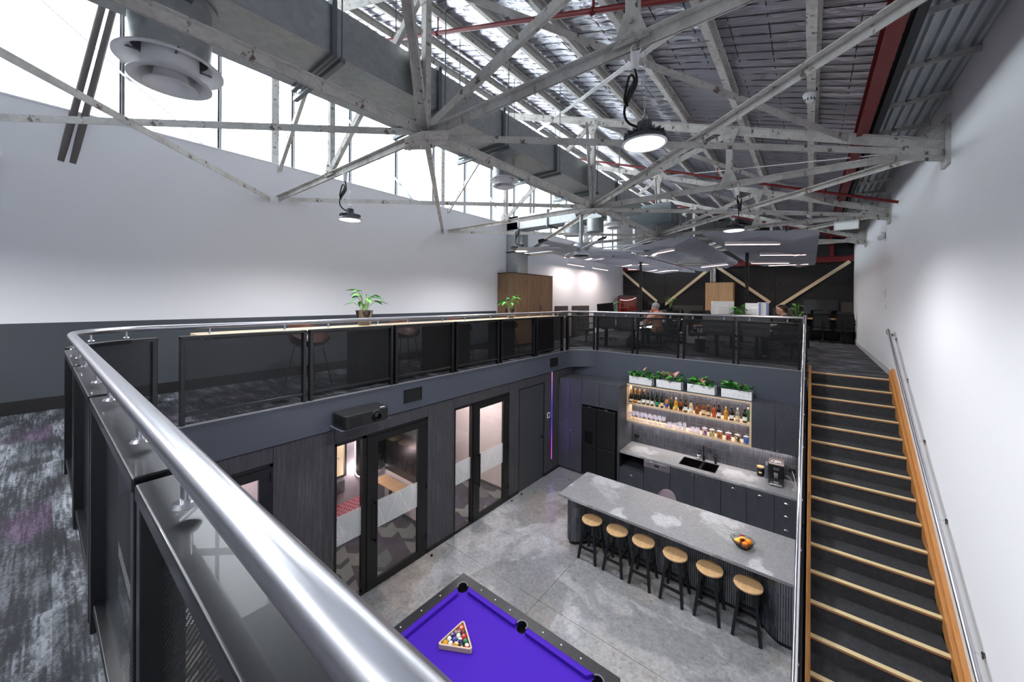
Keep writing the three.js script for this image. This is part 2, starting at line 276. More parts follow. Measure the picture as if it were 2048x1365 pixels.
// lower left wall: dark timber panels between the glazed doors
{
  const w = structG('wall_left_lower');
  const O = [[-0.45, -1.66], [-2.40, -3.97], [-4.57, -6.14], [-6.48, -7.49]];
  let z = ZF; const solid = [];
  for (const [a, b] of O) { solid.push([a, z]); z = b; } solid.push([-8.95, z]);
  mesh('backing', [...solid.map(([a, b]) => bb(-5.14, -5.02, 0, 2.53, a, b)), ...O.map(([a, b]) => bb(-5.14, -5.02, 2.31, 2.53, b, a))], M.void, w);
  for (const [a, b] of solid) { const n = Math.max(1, Math.round((b - a) / 1.2)); for (let k = 0; k < n; k++) mesh('panel', rbb(-5.02, -5.0, 0.06, 2.5, a + (b - a) * k / n + 0.0015, a + (b - a) * (k + 1) / n - 0.0015, 0.002), M.blackOak, w); }
  for (const [a, b] of O) mesh('panel', rbb(-5.02, -5.0, 2.3, 2.5, b + 0.0015, a - 0.0015, 0.002), M.blackOak, w);
  struct('baseboard_lower', solid.map(([a, b]) => bb(-5.02, -4.988, 0, 0.06, a, b)), M.skirt);
}
// meeting rooms behind it
T.hex = canvasTex(1024, 512, (c, w, h) => {
  c.fillStyle = '#2e3132'; c.fillRect(0, 0, w, h);
  const cols = ['#343839', '#4d5352', '#33293a', '#282b2c', '#6a6e6b', '#3a3342', '#2f3334']; let n = 0;
  for (let r = -1; r < 5; r++) for (let k = -2; k < 7; k++) { const x = k * 200 + (r % 2) * 100, y = r * 128; c.fillStyle = cols[(hash(((k % 5) + 5) % 5, ((r % 4) + 4) % 4, 3) * 7) | 0]; c.beginPath(); c.moveTo(x, y); c.lineTo(x + 150, y); c.lineTo(x + 200, y + 64); c.lineTo(x + 150, y + 128); c.lineTo(x, y + 128); c.lineTo(x + 50, y + 64); c.closePath(); c.fill(); n++; }
  for (let k = 0; k < 26000; k++) { c.fillStyle = `rgba(${rnd() > 0.5 ? '255,255,255' : '0,0,0'},0.07)`; c.fillRect(rnd() * w, rnd() * h, 3, 2); }
});
T.hex.repeat.set(0.42, 0.84); T.hex.rotation = 0.3;
{
  struct('floor_meeting', bb(-6.95, -5.02, -0.05, 0.004, -8.9, ZF), mat(0xffffff, 0.95, 0, { map: T.hex }));
  struct('wall_meeting_back', bb(-7.0, -6.85, 0, 2.53, -8.9, ZF), M.greyWall);
  struct('wall_meeting_1', bb(-6.85, -5.14, 0, 2.53, -2.3, -2.2), M.pinkWall);
  struct('wall_meeting_2', bb(-6.85, -5.14, 0, 2.53, -4.43, -4.33), M.pinkWall);
  struct('wall_meeting_3', bb(-6.85, -5.14, 0, 2.53, -6.42, -6.32), M.pinkWall);
  struct('wall_meeting_4', bb(-6.85, -5.14, 0, 2.53, 0.6, 0.7), M.pinkWall);
  struct('wall_meeting_5', bb(-6.85, -6.83, 0, 2.53, -6.32, -4.43), M.pinkWall);
  struct('wall_meeting_6', bb(-6.85, -6.83, 0, 2.53, -2.2, 0.6), M.pinkWall);
  struct('baseboard_meeting', [bb(-6.83, -5.15, 0, 0.07, -4.33, -4.318), bb(-6.83, -5.15, 0, 0.07, -6.32, -6.308)], M.skirt);
}
T.film = canvasTex(1024, 512, (c, w, h) => {                // printed line pattern of the glass film, as its opacity
  c.fillStyle = '#4c4c4c'; c.fillRect(0, 0, w, h);
  const cut = [0, 110, 300, 470, 640, 800, 930, 1024], sk = [60, -70, 80, -60, 70, -80, 50, 0], ang = [0.5, 1.25, 1.9, 0.9, 2.4, 1.35, 0.75];
  for (let k = 0; k < 7; k++) {
    c.save(); c.beginPath(); c.moveTo(cut[k] + sk[k], 0); c.lineTo(cut[k + 1] + sk[k + 1], 0); c.lineTo(cut[k + 1] - sk[k + 1], h); c.lineTo(cut[k] - sk[k], h); c.closePath(); c.clip();
    c.translate(w / 2, h / 2); c.rotate(ang[k]); c.strokeStyle = '#ffffff'; c.lineWidth = 9;
    for (let d = -900; d < 900; d += 19) { c.beginPath(); c.moveTo(-900, d); c.lineTo(900, d); c.stroke(); } c.restore();
    c.strokeStyle = '#ffffff'; c.lineWidth = 5; c.beginPath(); c.moveTo(cut[k + 1] + sk[k + 1], 0); c.lineTo(cut[k + 1] - sk[k + 1], h); c.stroke();
  }
}, false);
M.film = mat(S(232, 238, 240), 0.6, 0, { alphaMap: T.film, transparent: true, side: THREE.DoubleSide });
function filmStrip(x, z0, z1, y0, y1, u0, u1) {
  const g = new THREE.PlaneGeometry(Math.abs(z1 - z0), y1 - y0), uv = g.attributes.uv; for (let i = 0; i < 4; i++) uv.setX(i, lerp(u0, u1, uv.getX(i)));
  g.rotateY(Math.PI / 2).translate(x, (y0 + y1) / 2, (z0 + z1) / 2); g.userData.done = true; return g;
}
function glassDoor(n, sl0, sl1, d0, d1, withSide = true) {     // side light sl0..sl1 then a leaf d0..d1, along -z
  const D = structG('door_' + n), x0 = -5.07, x1 = -4.998;
  mesh('door_frame', [bb(x0, x1, 0, 2.3, sl0 + 0.005, sl0 - 0.03), bb(x0, x1, 2.265, 2.31, sl0, d1 - 0.02), bb(x0, x1, 0, 2.3, d1 + 0.015, d1 - 0.02), ...(withSide ? [bb(x0, x1, 0, 2.3, sl1, d0), bb(x0, x1, 0, 0.05, sl0, sl1)] : [])], M.black, D);
  if (withSide) { mesh('side_pane', bb(-5.045, -5.037, 0.05, 2.265, sl0 - 0.03, sl1), M.glass, D); mesh('frosted_film', filmStrip(-5.03, sl0 - 0.03, sl1, 0.87, 1.28, 0.02, 0.42), M.film, D, 'white line patterned privacy film'); }
  const L = d1 < d0 ? -1 : 1, gl0 = d0 - 0.17, gl1 = d1 + (n === 1 ? 0.13 : 0.19);
  const leaf = mesh('door_leaf', [bb(-5.03, -4.985, 0.012, 2.262, d0, gl0), bb(-5.03, -4.985, 0.012, 2.262, gl1, d1 + 0.015), bb(-5.03, -4.985, 2.16, 2.262, gl0, gl1), bb(-5.03, -4.985, 0.012, 0.125, gl0, gl1)], M.black, D);
  mesh('pane', bb(-5.012, -5.004, 0.12, 2.165, gl0 + 0.005, gl1 - 0.005), M.glass, leaf);
  mesh('frosted_film', filmStrip(-4.999, gl0, gl1, 0.87, 1.28, 0.42, 0.98), M.film, leaf, 'white line patterned privacy film');
  const hz = d0 - 0.115;
  mesh('handle', [rb(0.022, 0.64, 0.024, 0.005, -4.925, 1.0, hz), rb(0.06, 0.022, 0.022, 0.004, -4.955, 1.28, hz), rb(0.06, 0.022, 0.022, 0.004, -4.955, 0.72, hz)], M.blackMetal, leaf);
  for (const y of [0.25, 1.1, 2.1]) mesh('hinge', cyl(0.009, 0.009, 0.1, -4.978, y, d1 + 0.008, 8), M.darkMetal, leaf);
}
glassDoor(1, -0.45, -0.5, -0.55, -1.64, false);
glassDoor(2, -2.40, -2.80, -2.87, -3.95);
glassDoor(3, -4.57, -5.01, -5.05, -6.12);
{
  const D = structG('door_4');
  mesh('door_frame', [bb(-5.06, -4.998, 0, 2.3, -6.48, -6.5), bb(-5.06, -4.998, 0, 2.3, -7.47, -7.49), bb(-5.06, -4.998, 2.28, 2.3, -6.48, -7.49)], M.black, D);
  const l = mesh('door_leaf', rbb(-5.035, -5.004, 0.01, 2.277, -7.467, -6.503, 0.004), mat(S(62, 66, 72), 0.5), D);
  mesh('handle', [cyl(0.025, 0.025, 0.01, 0, 0, 0).rotateZ(-Math.PI / 2).translate(-5.004, 1.02, -7.38), rod(V(-5.0, 1.02, -7.38), V(-4.95, 1.02, -7.38), 0.009), rod(V(-4.95, 1.02, -7.385), V(-4.95, 1.02, -7.27), 0.009)], M.blackMetal, l);
}
// ---------- steel roof structure ----------
const ZT = [1.32, -2.33, -5.97, -9.6, -13.25], YB = 5.92, topY = x => 6.36 - 0.357 * x;
const bolts = (list, r = 0.014, up = V(0, 1, 0)) => list.map(([x, y, z]) => rod(V(x, y, z).addScaledVector(up, -0.02), V(x, y, z).addScaledVector(up, 0.02), r, 6));
ZT.forEach((z, i) => {
  const t = thing('roof_truss', i ? `pale riveted steel roof truss with rust spots, ${ORD[i - 1]} one back from the camera` : 'pale steel roof truss just behind the camera', 'roof truss', [0, YB, z], 0);
  const y = a => a - YB, s = M.steel, up = V(0, 1, 0);
  mesh('bottom_chord', tee(V(-7.1, 0, 0), V(1.13, 0, 0), 0.105, 0.07, up), s, t);
  mesh('top_chord', tee(V(-7.05, y(topY(-7.05)), 0), V(1.1, y(topY(1.1)), 0), 0.13, 0.1, up), s, t);
  for (const x of [-5, -3, -0.9]) mesh('post', ang(V(x, 0, 0), V(x, y(topY(x)), 0), 0.075, 0.06, V(0, 0, 1)), s, t);
  const col = [bar(V(-7.0, -0.1, 0), V(-7.0, y(topY(-7)), 0), 0.1, 0.01, V(1, 0, 0)), bar(V(-7.03, -0.1, -0.05), V(-7.03, y(topY(-7)), -0.05), 0.01, 0.06, V(1, 0, 0)), bar(V(-7.03, -0.1, 0.05), V(-7.03, y(topY(-7)), 0.05), 0.01, 0.06, V(1, 0, 0))];
  mesh('column', col, s, t);
  for (const [a, b] of [[V(-3, 0.03, 0), V(-0.95, y(6.62), 0)], [V(-5, 0.05, 0), V(-3.05, y(7.38), 0)], [V(-7.0, y(6.2), 0), V(-5.05, y(8.07), 0)]]) mesh('web', tee(a, b, 0.085, 0.06, V(0, 0, 1), 0.012), s, t);
  // plates: a lozenge in plan at the middle node, triangles at the hangers
  mesh('gusset_plate', [poly([[-0.36, 0], [-0.14, 0.15], [0.14, 0.15], [0.36, 0], [0.14, -0.15], [-0.14, -0.15]], 0.012).rotateX(-Math.PI / 2).translate(-3, -0.058, 0), ...bolts([[-3.2, -0.06, 0.03], [-3.14, -0.06, -0.04], [-3.1, -0.06, 0.07], [-3.02, -0.06, -0.1], [-2.9, -0.06, 0.08], [-2.84, -0.06, -0.05], [-2.78, -0.06, 0.02], [-2.95, -0.06, 0.0], [-3.27, -0.06, 0], [-3.0, -0.06, 0.12]].map(([a, b, c]) => [a, b, c]), 0.017)], s, t);
  for (const [x, yy, d] of [[-0.9, 0.03, 1], [-0.9, y(topY(-0.9)) - 0.03, -1], [-5, 0.03, 1], [-3, y(topY(-3)) - 0.05, -1]])
    mesh('gusset_plate', [poly([[-0.12, -0.03 * d], [0.12, -0.03 * d], [0.045, 0.17 * d], [-0.045, 0.17 * d]], 0.01).translate(x, yy, 0.03), ...bolts([[x, yy + 0.02 * d, 0.04], [x, yy + 0.1 * d, 0.04], [x - 0.07, yy, 0.04], [x + 0.07, yy, 0.04]], 0.015, V(0, 0, 1))], s, t);
  mesh('wall_bracket', [poly([[0.62, 0.01], [1.13, 0.3], [1.13, -0.14], [0.9, -0.08]], 0.012).translate(0, 0, 0.035), bb(1.1, 1.13, -0.18, 0.34, -0.12, 0.12), ...bolts([[0.8, 0.02, 0.05], [0.92, 0.02, 0.05], [1.04, 0.04, 0.05], [0.98, 0.14, 0.05]], 0.015, V(0, 0, 1))], s, t);
});
for (let i = 0; i < 4; i++) {                               // bracing in plan, at the level of the bottom chords
  const a = ZT[i], b = ZT[i + 1], y = YB - 0.035, up = V(0, 1, 0);
  const where = ['bay over the camera', 'bay between trusses one and two', 'bay between trusses two and three', 'bay between trusses three and four'][i];
  const put = (p, q, l) => tag(mesh('cross_brace', ang(p, q, 0.065, 0.065, up), M.steel), l, 'brace');
  put(V(-3, y, a), V(1.1, y, b), `pale steel angle brace from mid truss to right wall, ${where}`);
  put(V(1.1, y + 0.05, a), V(-3, y + 0.05, b), `pale steel angle brace from right wall to mid truss, ${where}`);
  put(V(-3, y, a), V(-7.0, y, b), `pale steel angle brace from mid truss to glazed wall, ${where}`);
  put(V(-7.0, y + 0.05, a), V(-3, y + 0.05, b), `pale steel angle brace from glazed wall to mid truss, ${where}`);
  tag(mesh('tie_beam', tee(V(-3, y + 0.06, a), V(-3, y + 0.06, b), 0.1, 0.075, up), M.steel), `pale double angle tie beam mid roof, ${where}`, 'tie beam');
  if (i) {
    tag(mesh('rafter_brace', ang(V(-3, topY(-3) - 0.02, a), V(0.3, topY(0.3) - 0.02, b), 0.1, 0.08, up), M.steel), `sloping pale brace under the purlins, ${where}`, 'brace');
    tag(mesh('knee_brace', ang(V(-3.02, YB + 0.05, a + 0.06), V(-3.02, topY(-3) - 0.1, a + 0.26), 0.1, 0.05, V(1, 0, 0)), M.steel), `leaning pale steel strut rising from the middle node of the ${ORD[i - 1]} truss`, 'brace');
  }
}
for (let i = 0; i < 3; i++) {
  const z = [-1.9, -6.4, -10.4][i];
  tag(mesh('strap', bar(V(1.0, roofY(1.0) - 0.12, z), V(-5.2, roofY(-5.2) - 0.12, z - 5.3), 0.075, 0.006), M.whitePaint), `flat white painted strap crossing under the purlins, ${ORD[i]} from the camera`, 'strap', 'white straps under the roof');
  tag(mesh('glazing_brace', bar(V(-6.93, 7.85, [0.3, -3.4, -6.85][i]), V(-6.93, 6.45, [-1.45, -5.1, -8.3][i]), 0.008, 0.07, V(1, 0, 0)), M.galvDark), `thin flat grey brace slanting down across the bright clerestory glazing, ${ORD[i]} from the camera`, 'brace', 'flat braces across the clerestory');
}
[0.01, -0.75, -1.5, -2.2, -2.9, -3.6, -4.35, -5.0, -5.7, -6.4].forEach((x, k) => {
  const y = roofY(x), g = [box(0.075, 0.012, ZF - ZB, 0, 0.045, (ZF + ZB) / 2), box(0.075, 0.012, ZF - ZB, 0, -0.045, (ZF + ZB) / 2), box(0.014, 0.1, ZF - ZB, -0.03, 0, (ZF + ZB) / 2)].map(a => a.rotateZ(-0.339).translate(x, y, 0));
  tag(mesh('purlin', g, M.purlin), `long pale purlin carrying the silver foil roof, ${ORD[k]} in from the right wall`, 'purlin', 'purlins under the foil roof');
});
const ibeam = (w, h, L) => [box(w, 0.012, L, 0, h / 2, 0), box(w, 0.012, L, 0, -h / 2, 0), box(0.01, h, L)];
tag(mesh('eave_beam', ibeam(0.1, 0.16, ZF - ZB).map(g => g.translate(0.46, 6.33, (ZF + ZB) / 2)), M.red), 'dark red steel beam running along the right eave', 'steel beam');
tag(mesh('wall_beam', [...ibeam(0.1, 0.19, 7.9).map(g => g.rotateY(Math.PI / 2).translate(-2.83, 5.76, -16.62)), bb(0.52, 0.62, 5.85, 6.35, -16.66, -16.56)], M.red), 'dark red steel beam across the top of the far black wall', 'steel beam');
[-2.97, -8.55, -13.4].forEach((z, k) => {
  const t = thing('sprinkler_pipe', `thin dark red sprinkler pipe crossing under the foil roof, ${ORD[k]} from the camera`, 'pipe', [0, 0, z]);
  mesh('pipe', rod(V(-6.9, 6.3 + 0.353 * 6.9, 0), V(1.1, 6.3 - 0.353 * 1.1, 0), 0.024, 12), M.red, t);
  for (const x of [-5.7, -3.6, -1.5, 0.2]) mesh('hanger', [cyl(0.034, 0.034, 0.03, 0, 0, 0, 12).rotateZ(Math.PI / 2).translate(x, 6.3 - 0.353 * x, 0), bb(x - 0.012, x + 0.012, 6.3 - 0.353 * x, 6.5 - 0.353 * x, -0.003, 0.003)], M.red, t);
});
for (let k = 0; k < 2; k++) {
  const z = -0.05 - 0.09 * k, g = [rod(V(-6.82, 5.86, z), V(-6.68, 8.6, z - 0.44), 0.033, 14), rod(V(-6.707, 7.95, z - 0.336), V(-6.70, 8.05, z - 0.352), 0.042, 14)];
  tag(mesh('vent_pipe', g, mat(S(96, 90, 90), 0.6, 0.3)), k ? 'slanting round grey pipe from the white wall, the one farther from the camera' : 'slanting round grey pipe from the white wall, the one nearer the camera', 'pipe', 'pair of slanting pipes at the white wall');
}
// bracing and column on the far black wall
[[-6.8, 5.66, -5.2, 4.28], [-4.93, 4.1, -3.1, 5.66], [-2.86, 5.66, -1.14, 4.27], [-0.95, 4.08, 1.02, 5.66]].forEach(([x0, y0, x1, y1], k) =>
  tag(mesh('wall_brace', ang(V(x0, y0, -16.6), V(x1, y1, -16.6), 0.1, 0.1, V(0, 0, 1), 0.014), mat(S(226, 205, 170), 0.6)), `cream steel brace slanting across the far black wall, ${ORD[k]} from the left`, 'brace', 'cream braces on the far wall'));
tag(mesh('wall_column', [bb(-3.1, -2.96, U, 5.7, -16.62, -16.6), bb(-2.97, -2.94, U, 5.7, -16.68, -16.54), bb(-3.12, -3.09, U, 5.7, -16.68, -16.54), ...[4.98, 5.12, 5.4].map(y => cyl(0.04, 0.04, 0.012, 0, 0, 0, 14).rotateX(Math.PI / 2).translate(-3.03, y, -16.585))], M.steel), 'cream steel column standing above the tall oak cabinet at the far wall', 'column');
// ---------- ventilation ----------
{
  const d = thing('main_duct', 'long rectangular galvanised air duct hung along the roof beside the skylight', 'air duct', [-3.465, 6.5, 0]);
  const e = [ZF - 0.05, 2.2, 0.6, -0.5, -1.44, -2.55, -3.6, -4.85, -6.15, -7.15, -8.6];
  for (let i = 0; i < e.length - 1; i++) mesh('duct_section', bb(-0.385, 0.385, -0.2, 0.2, e[i] - 0.004, e[i + 1] + 0.004), M.galv, d);
  for (const z of e.slice(1, -1)) {
    mesh('flange', [bb(-0.42, 0.42, 0.195, 0.235, z - 0.02, z + 0.02), bb(-0.42, 0.42, -0.235, -0.195, z - 0.02, z + 0.02), bb(0.38, 0.42, -0.2, 0.2, z - 0.02, z + 0.02), bb(-0.42, -0.38, -0.2, 0.2, z - 0.02, z + 0.02)], M.galvDark, d);
    mesh('hanger', [bb(-0.5, 0.46, -0.28, -0.24, z - 0.07, z - 0.03), rod(V(0.44, -0.26, z - 0.05), V(0.44, roofY(-3.0) - 6.5 + 0.08, z - 0.05), 0.006, 6), rod(V(-0.47, -0.26, z - 0.05), V(-0.47, roofY(-3.93) - 6.5 + 0.08, z - 0.05), 0.006, 6)], M.galvDark, d);
  }
  [[-0.5, 'nearest the camera, over the clerestory'], [-4.02, 'in the middle of the duct run'], [-7.8, 'at the duct far end']].forEach(([z, w]) => {
    const f = thing('air_diffuser', `tiered white air diffuser on a galvanised neck, ${w}`, 'air diffuser', [-3.4, z > -1 ? 5.84 : 5.97, z]); if (z < -1) f.scale.set(0.72, 0.74, 0.72);
    mesh('neck', [cyl(0.215, 0.215, 0.42, 0, 0.06, 0, 36, true), cyl(0.222, 0.222, 0.014, 0, 0.27, 0, 36), cyl(0.25, 0.25, 0.012, 0, 0.44, 0, 36)], M.galv, f);
    mesh('outer_ring', lathe([[0.2, 0.1], [0.21, 0.05], [0.25, 0.015], [0.285, 0.01], [0.285, 0.018], [0.255, 0.026], [0.215, 0.06], [0.2, 0.1]], 40), M.plastic, f);
    mesh('middle_ring', lathe([[0.14, 0.11], [0.142, -0.02], [0.165, -0.08], [0.22, -0.1], [0.22, -0.09], [0.17, -0.07], [0.15, -0.015], [0.146, 0.11]], 40), M.plastic, f);
    mesh('inner_cone', lathe([[0, -0.05], [0.05, -0.055], [0.085, -0.09], [0.1, -0.115], [0.14, -0.13], [0.14, -0.12], [0.105, -0.1], [0.092, -0.06], [0.07, 0.06], [0, 0.06]], 40), M.plastic, f);
    mesh('support_bars', [bb(-0.24, 0.24, 0.04, 0.05, -0.006, 0.006), bb(-0.006, 0.006, 0.04, 0.05, -0.24, 0.24)], M.galvDark, f);
  });
  const r = thing('duct_riser', 'square galvanised duct rising from the tall oak cabinet up the white wall', 'air duct', [-6.58, 5.03, -8.4]);
  mesh('duct_section', rbb(-0.2, 0.2, 0.0, 0.62, -0.24, 0.24, 0.006), M.galv, r); mesh('duct_section', rbb(-0.2, 0.2, 0.63, 1.62, -0.24, 0.24, 0.006), M.galv, r);
  mesh('strap', [bb(-0.25, 0.24, 0.6, 0.62, 0.24, 0.26), bb(0.2, 0.22, 0.6, 0.62, -0.27, 0.27)], M.darkMetal, r);
  const c = thing('cross_duct', 'galvanised cross duct joining the wall riser to the main duct', 'air duct', [-5.1, 6.46, -8.4]);
  mesh('duct_section', [rbb(-1.7, -0.3, -0.19, 0.19, -0.24, 0.24, 0.006), rbb(-0.29, 1.24, -0.19, 0.19, -0.24, 0.24, 0.006)], M.galv, c);
  mesh('flange', [bb(-0.31, -0.28, -0.23, 0.23, -0.28, 0.28), bb(0.55, 0.58, -0.23, 0.23, -0.28, 0.28)], M.galvDark, c);
  mesh('drum', [cyl(0.26, 0.26, 0.3, 0.35, -0.5, 0, 28), cyl(0.2, 0.2, 0.3, 1.05, -0.52, 0.2, 28)], M.galv, c);
  const e2 = thing('branch_duct', 'dark galvanised branch duct beyond the end of the main duct', 'air duct', [-3.0, 6.42, -10.2]);
  mesh('duct_section', [rbb(-0.42, 0.3, -0.2, 0.2, -1.4, 0.5, 0.006), rbb(-0.62, 0.42, -0.24, 0.24, 0.5, 1.0, 0.006)], M.galvDark, e2);
  mesh('flange', [0.5, -0.1, -0.75, -1.4].map(z => bb(-0.46, 0.34, -0.24, 0.24, z - 0.02, z + 0.02)), M.galv, e2);
}
// ---------- lamps under the roof ----------
function highbay(x, z, drop, label, seedTurn) {
  const t = thing('highbay_light', label, 'pendant light', [x, 5.3, z], seedTurn, null), top = YB - 5.3;
  mesh('housing', [lathe([[0, 0.075], [0.06, 0.075], [0.075, 0.03], [0.115, 0.022], [0.13, 0.0], [0.138, -0.012], [0.13, -0.02], [0.118, -0.012], [0, -0.004]], 36), ...[...Array(18)].map((_, k) => box(0.05, 0.03, 0.006, 0.1, 0.036, 0).rotateY(k / 18 * 6.283)), cyl(0.05, 0.045, 0.05, 0, 0.07, 0)], mat(S(92, 94, 98), 0.5, 0.3), t);
  mesh('lens_ring', new THREE.TorusGeometry(0.128, 0.009, 8, 40).rotateX(Math.PI / 2).translate(0, -0.014, 0), M.plastic, t);
  mesh('lamp_lens', lathe([[0, -0.016], [0.118, -0.016], [0.118, -0.012], [0, -0.012]], 36), glow(S(255, 252, 246), 14), t);
  mesh('hook', [new THREE.TorusGeometry(0.02, 0.005, 8, 16).translate(0, 0.145, 0), rod(V(-0.06, 0.075, 0), V(0, 0.135, 0), 0.005), rod(V(0.06, 0.075, 0), V(0, 0.135, 0), 0.005)], M.chrome, t);
  const ch = []; for (let y = 0.17; y < top - 0.05; y += 0.03) ch.push(new THREE.TorusGeometry(0.011, 0.0025, 5, 8).scale(0.6, 1.3, 1).rotateY((y * 33 | 0) % 2 ? 0 : 1.57).translate(0, y, 0));
  mesh('chain', ch, M.chrome, t);
  mesh('cable', [tube([[-0.06, top - 0.16, 0.02], [-0.05, top - 0.23, 0.03], [-0.09, 0.32, 0.04], [-0.11, 0.24, 0.03], [-0.05, 0.34, 0.05], [-0.06, 0.4, 0.02], [-0.12, 0.22, 0.02], [-0.1, 0.13, 0.02], [-0.02, 0.08, 0.01]], 0.008, 50), tube([[-0.1, 0.24, 0.05], [-0.06, 0.36, 0.07], [-0.09, 0.4, 0.06], [-0.12, 0.27, 0.04], [-0.1, 0.22, 0.05]], 0.008, 24)], M.black, t);
  mesh('plug', [cyl(0.022, 0.03, 0.1, -0.06, top - 0.16, 0.02, 16), new THREE.TorusGeometry(0.03, 0.006, 8, 16).translate(-0.055, top - 0.03, 0.02)], M.plastic, t);
  const l = new THREE.SpotLight(S(252, 250, 250), HIGHBAY, 0, 1.45, 0.35, 2); l.position.set(0, -0.03, 0); l.target.position.set(0, -4, 0); l.castShadow = true; l.shadow.radius = 6; t.add(l, l.target);
}
highbay(-0.83, -2.36, 0, 'large glaring high bay lamp hanging from the first truss', 0.3);
highbay(-4.55, -2.36, 0, 'round high bay lamp on a chain in front of the white left wall', 1.1);
highbay(-0.84, -6.0, 0, 'round high bay lamp hanging in front of the right acoustic baffle', 2.0);
highbay(-4.6, -6.0, 0, 'round high bay lamp hanging by the square wall duct and fan blades', 0.7);
highbay(-0.83, 1.3, 0, 'round high bay lamp hanging behind the camera near the right wall', 0.2);
highbay(-4.55, 1.3, 0, 'round high bay lamp hanging behind the camera near the left wall', 1.9);
function tubeLight(x0, z0, x1, z1, y, label, k = 1) {
  const L = Math.hypot(x1 - x0, z1 - z0), t = thing('linear_light', label, 'linear light', [(x0 + x1) / 2, y, (z0 + z1) / 2], -Math.atan2(z1 - z0, x1 - x0));
  mesh('housing', rb(L, 0.06, 0.05, 0.005, 0, 0.035, 0), mat(S(214, 212, 216), 0.5), t);
  mesh('lamp_diffuser', box(L - 0.02, 0.012, 0.046, 0, 0.0, 0), glow(S(255, 214, 206), 3.2), t);
  mesh('suspension', [rod(V(-L * 0.42, 0.06, 0), V(-L * 0.42, 0.35, 0), 0.003, 6), rod(V(L * 0.42, 0.06, 0), V(L * 0.42, 0.35, 0), 0.003, 6)], M.chrome, t);
  const l = new THREE.RectAreaLight(S(255, 236, 226), TUBE * k, L, 0.045); l.position.set(0, -0.009, 0); l.rotation.x = -Math.PI / 2; t.add(l);
}
{
  const g = [['under the left acoustic baffles', [[-5.44, -9.07, -4.56, -9.68], [-5.05, -11.72, -4.14, -12.33], [-5.49, -13.95, -4.59, -14.5], [-5.07, -15.26, -4.0, -15.26]]], ['under the middle acoustic baffles', [[-3.45, -9.97, -2.53, -9.27], [-3.02, -14.5, -2.1, -13.85]]], ['under the right acoustic baffles', [[-1.42, -9.0, -0.5, -9.6], [-1.02, -11.55, -0.09, -12.1], [-1.45, -13.86, -0.52, -14.4], [-1.1, -15.1, -0.04, -15.1]]]];
  for (const [w, l] of g) l.forEach((p, k) => tubeLight(...p, 5.5, `slim white linear pendant lamp ${w}, ${ORD[k]} from the camera`));
  tubeLight(-6.3, -10.75, -6.3, -11.9, 5.5, 'slim linear lamp washing the white wall, the one nearer the tall oak cabinet', 2.5);
  tubeLight(-6.3, -12.6, -6.3, -13.9, 5.5, 'slim linear lamp washing the white wall, the one nearer the far black wall', 2.5);
  tag(mesh('lamp_rail', bb(-6.32, -6.28, 5.83, 5.87, -14.0, -9.5), M.galv), 'thin galvanised rail carrying the two wall washing lamps', 'rail');
}
// ---------- balustrade round the void ----------
function infill(L, y0, y1, x0 = 0) { const g = new THREE.PlaneGeometry(L, y1 - y0).translate(x0 + L / 2, (y0 + y1) / 2, 0); return g; }
function balPanel(p, q, label) {                            // straight framed panel of perforated sheet from p to q on the floor
  const L = Math.hypot(q[0] - p[0], q[1] - p[1]), t = thing('balustrade_panel', label, 'railing panel', [p[0], U, p[1]], -Math.atan2(q[1] - p[1], q[0] - p[0]));
  for (const x of [0.02, L - 0.02]) mesh('post', rb(0.04, 0.9, 0.074, 0.004, x, 0.45, 0), M.blackMetal, t);
  mesh('top_rail', rb(L, 0.035, 0.08, 0.005, L / 2, 0.89, 0), M.blackMetal, t);
  mesh('bottom_rail', rb(L - 0.08, 0.03, 0.06, 0.004, L / 2, 0.1, 0), M.blackMetal, t);
  mesh('perforated_sheet', infill(L - 0.06, 0.105, 0.88, 0.03), M.perf, t, 'black perforated metal sheet');
  return t;
}
function balCurve(cx, cz, r, a0, a1, label) {               // curved corner panel; angles in plan, x = cx + r cos a, z = cz + r sin a
  const t = thing('balustrade_panel', label, 'railing panel', [cx, U, cz]), n = 12, P = k => { const a = lerp(a0, a1, k / n); return [r * Math.cos(a), r * Math.sin(a)]; };
  const run = (y, h, w) => { const g = []; for (let k = 0; k < n; k++) { const [x0, z0] = P(k), [x1, z1] = P(k + 1); g.push(bar(V(x0, y, z0), V(x1, y, z1), w, h)); } return g; };
  mesh('top_rail', run(0.89, 0.035, 0.08), M.blackMetal, t); mesh('bottom_rail', run(0.1, 0.03, 0.06), M.blackMetal, t);
  for (const k of [0.3, n - 0.3]) { const [x, z] = P(k); mesh('post', rb(0.04, 0.9, 0.074, 0.004).rotateY(-lerp(a0, a1, k / n) + Math.PI / 2).translate(x, 0.45, z), M.blackMetal, t); }
  const g = new THREE.CylinderGeometry(r, r, 0.775, 24, 1, true, -a1 + Math.PI / 2, a1 - a0).translate(0, 0.4925, 0);
  const uv = g.attributes.uv, arc = Math.abs(a1 - a0) * r; for (let i = 0; i < uv.count; i++) uv.setXY(i, uv.getX(i) * arc, uv.getY(i) * 0.775); g.userData.done = true;
  mesh('perforated_sheet', g, M.perf, t, 'black perforated metal sheet');
}
const nearZ = x => -0.168 - 0.0185 * x, LX = -4.95, BZ = -8.975;
const spans = { left: [[-0.8, -2.0], [-2.04, -3.24], [-3.28, -4.47], [-4.53, -5.7], [-5.77, -6.96], [-7.03, -8.22]], back: [[-4.36, -3.38], [-3.3, -2.32], [-2.24, -1.22], [-1.17, -0.13]], near: [[1.1, 0.08], [0.04, -1.1], [-1.14, -2.18], [-2.22, -3.22], [-3.26, -4.26]] };
spans.left.forEach(([a, b], k) => balPanel([LX, a], [LX, b], `black perforated railing panel along the high bench, ${ORD[k]} from the near corner`));
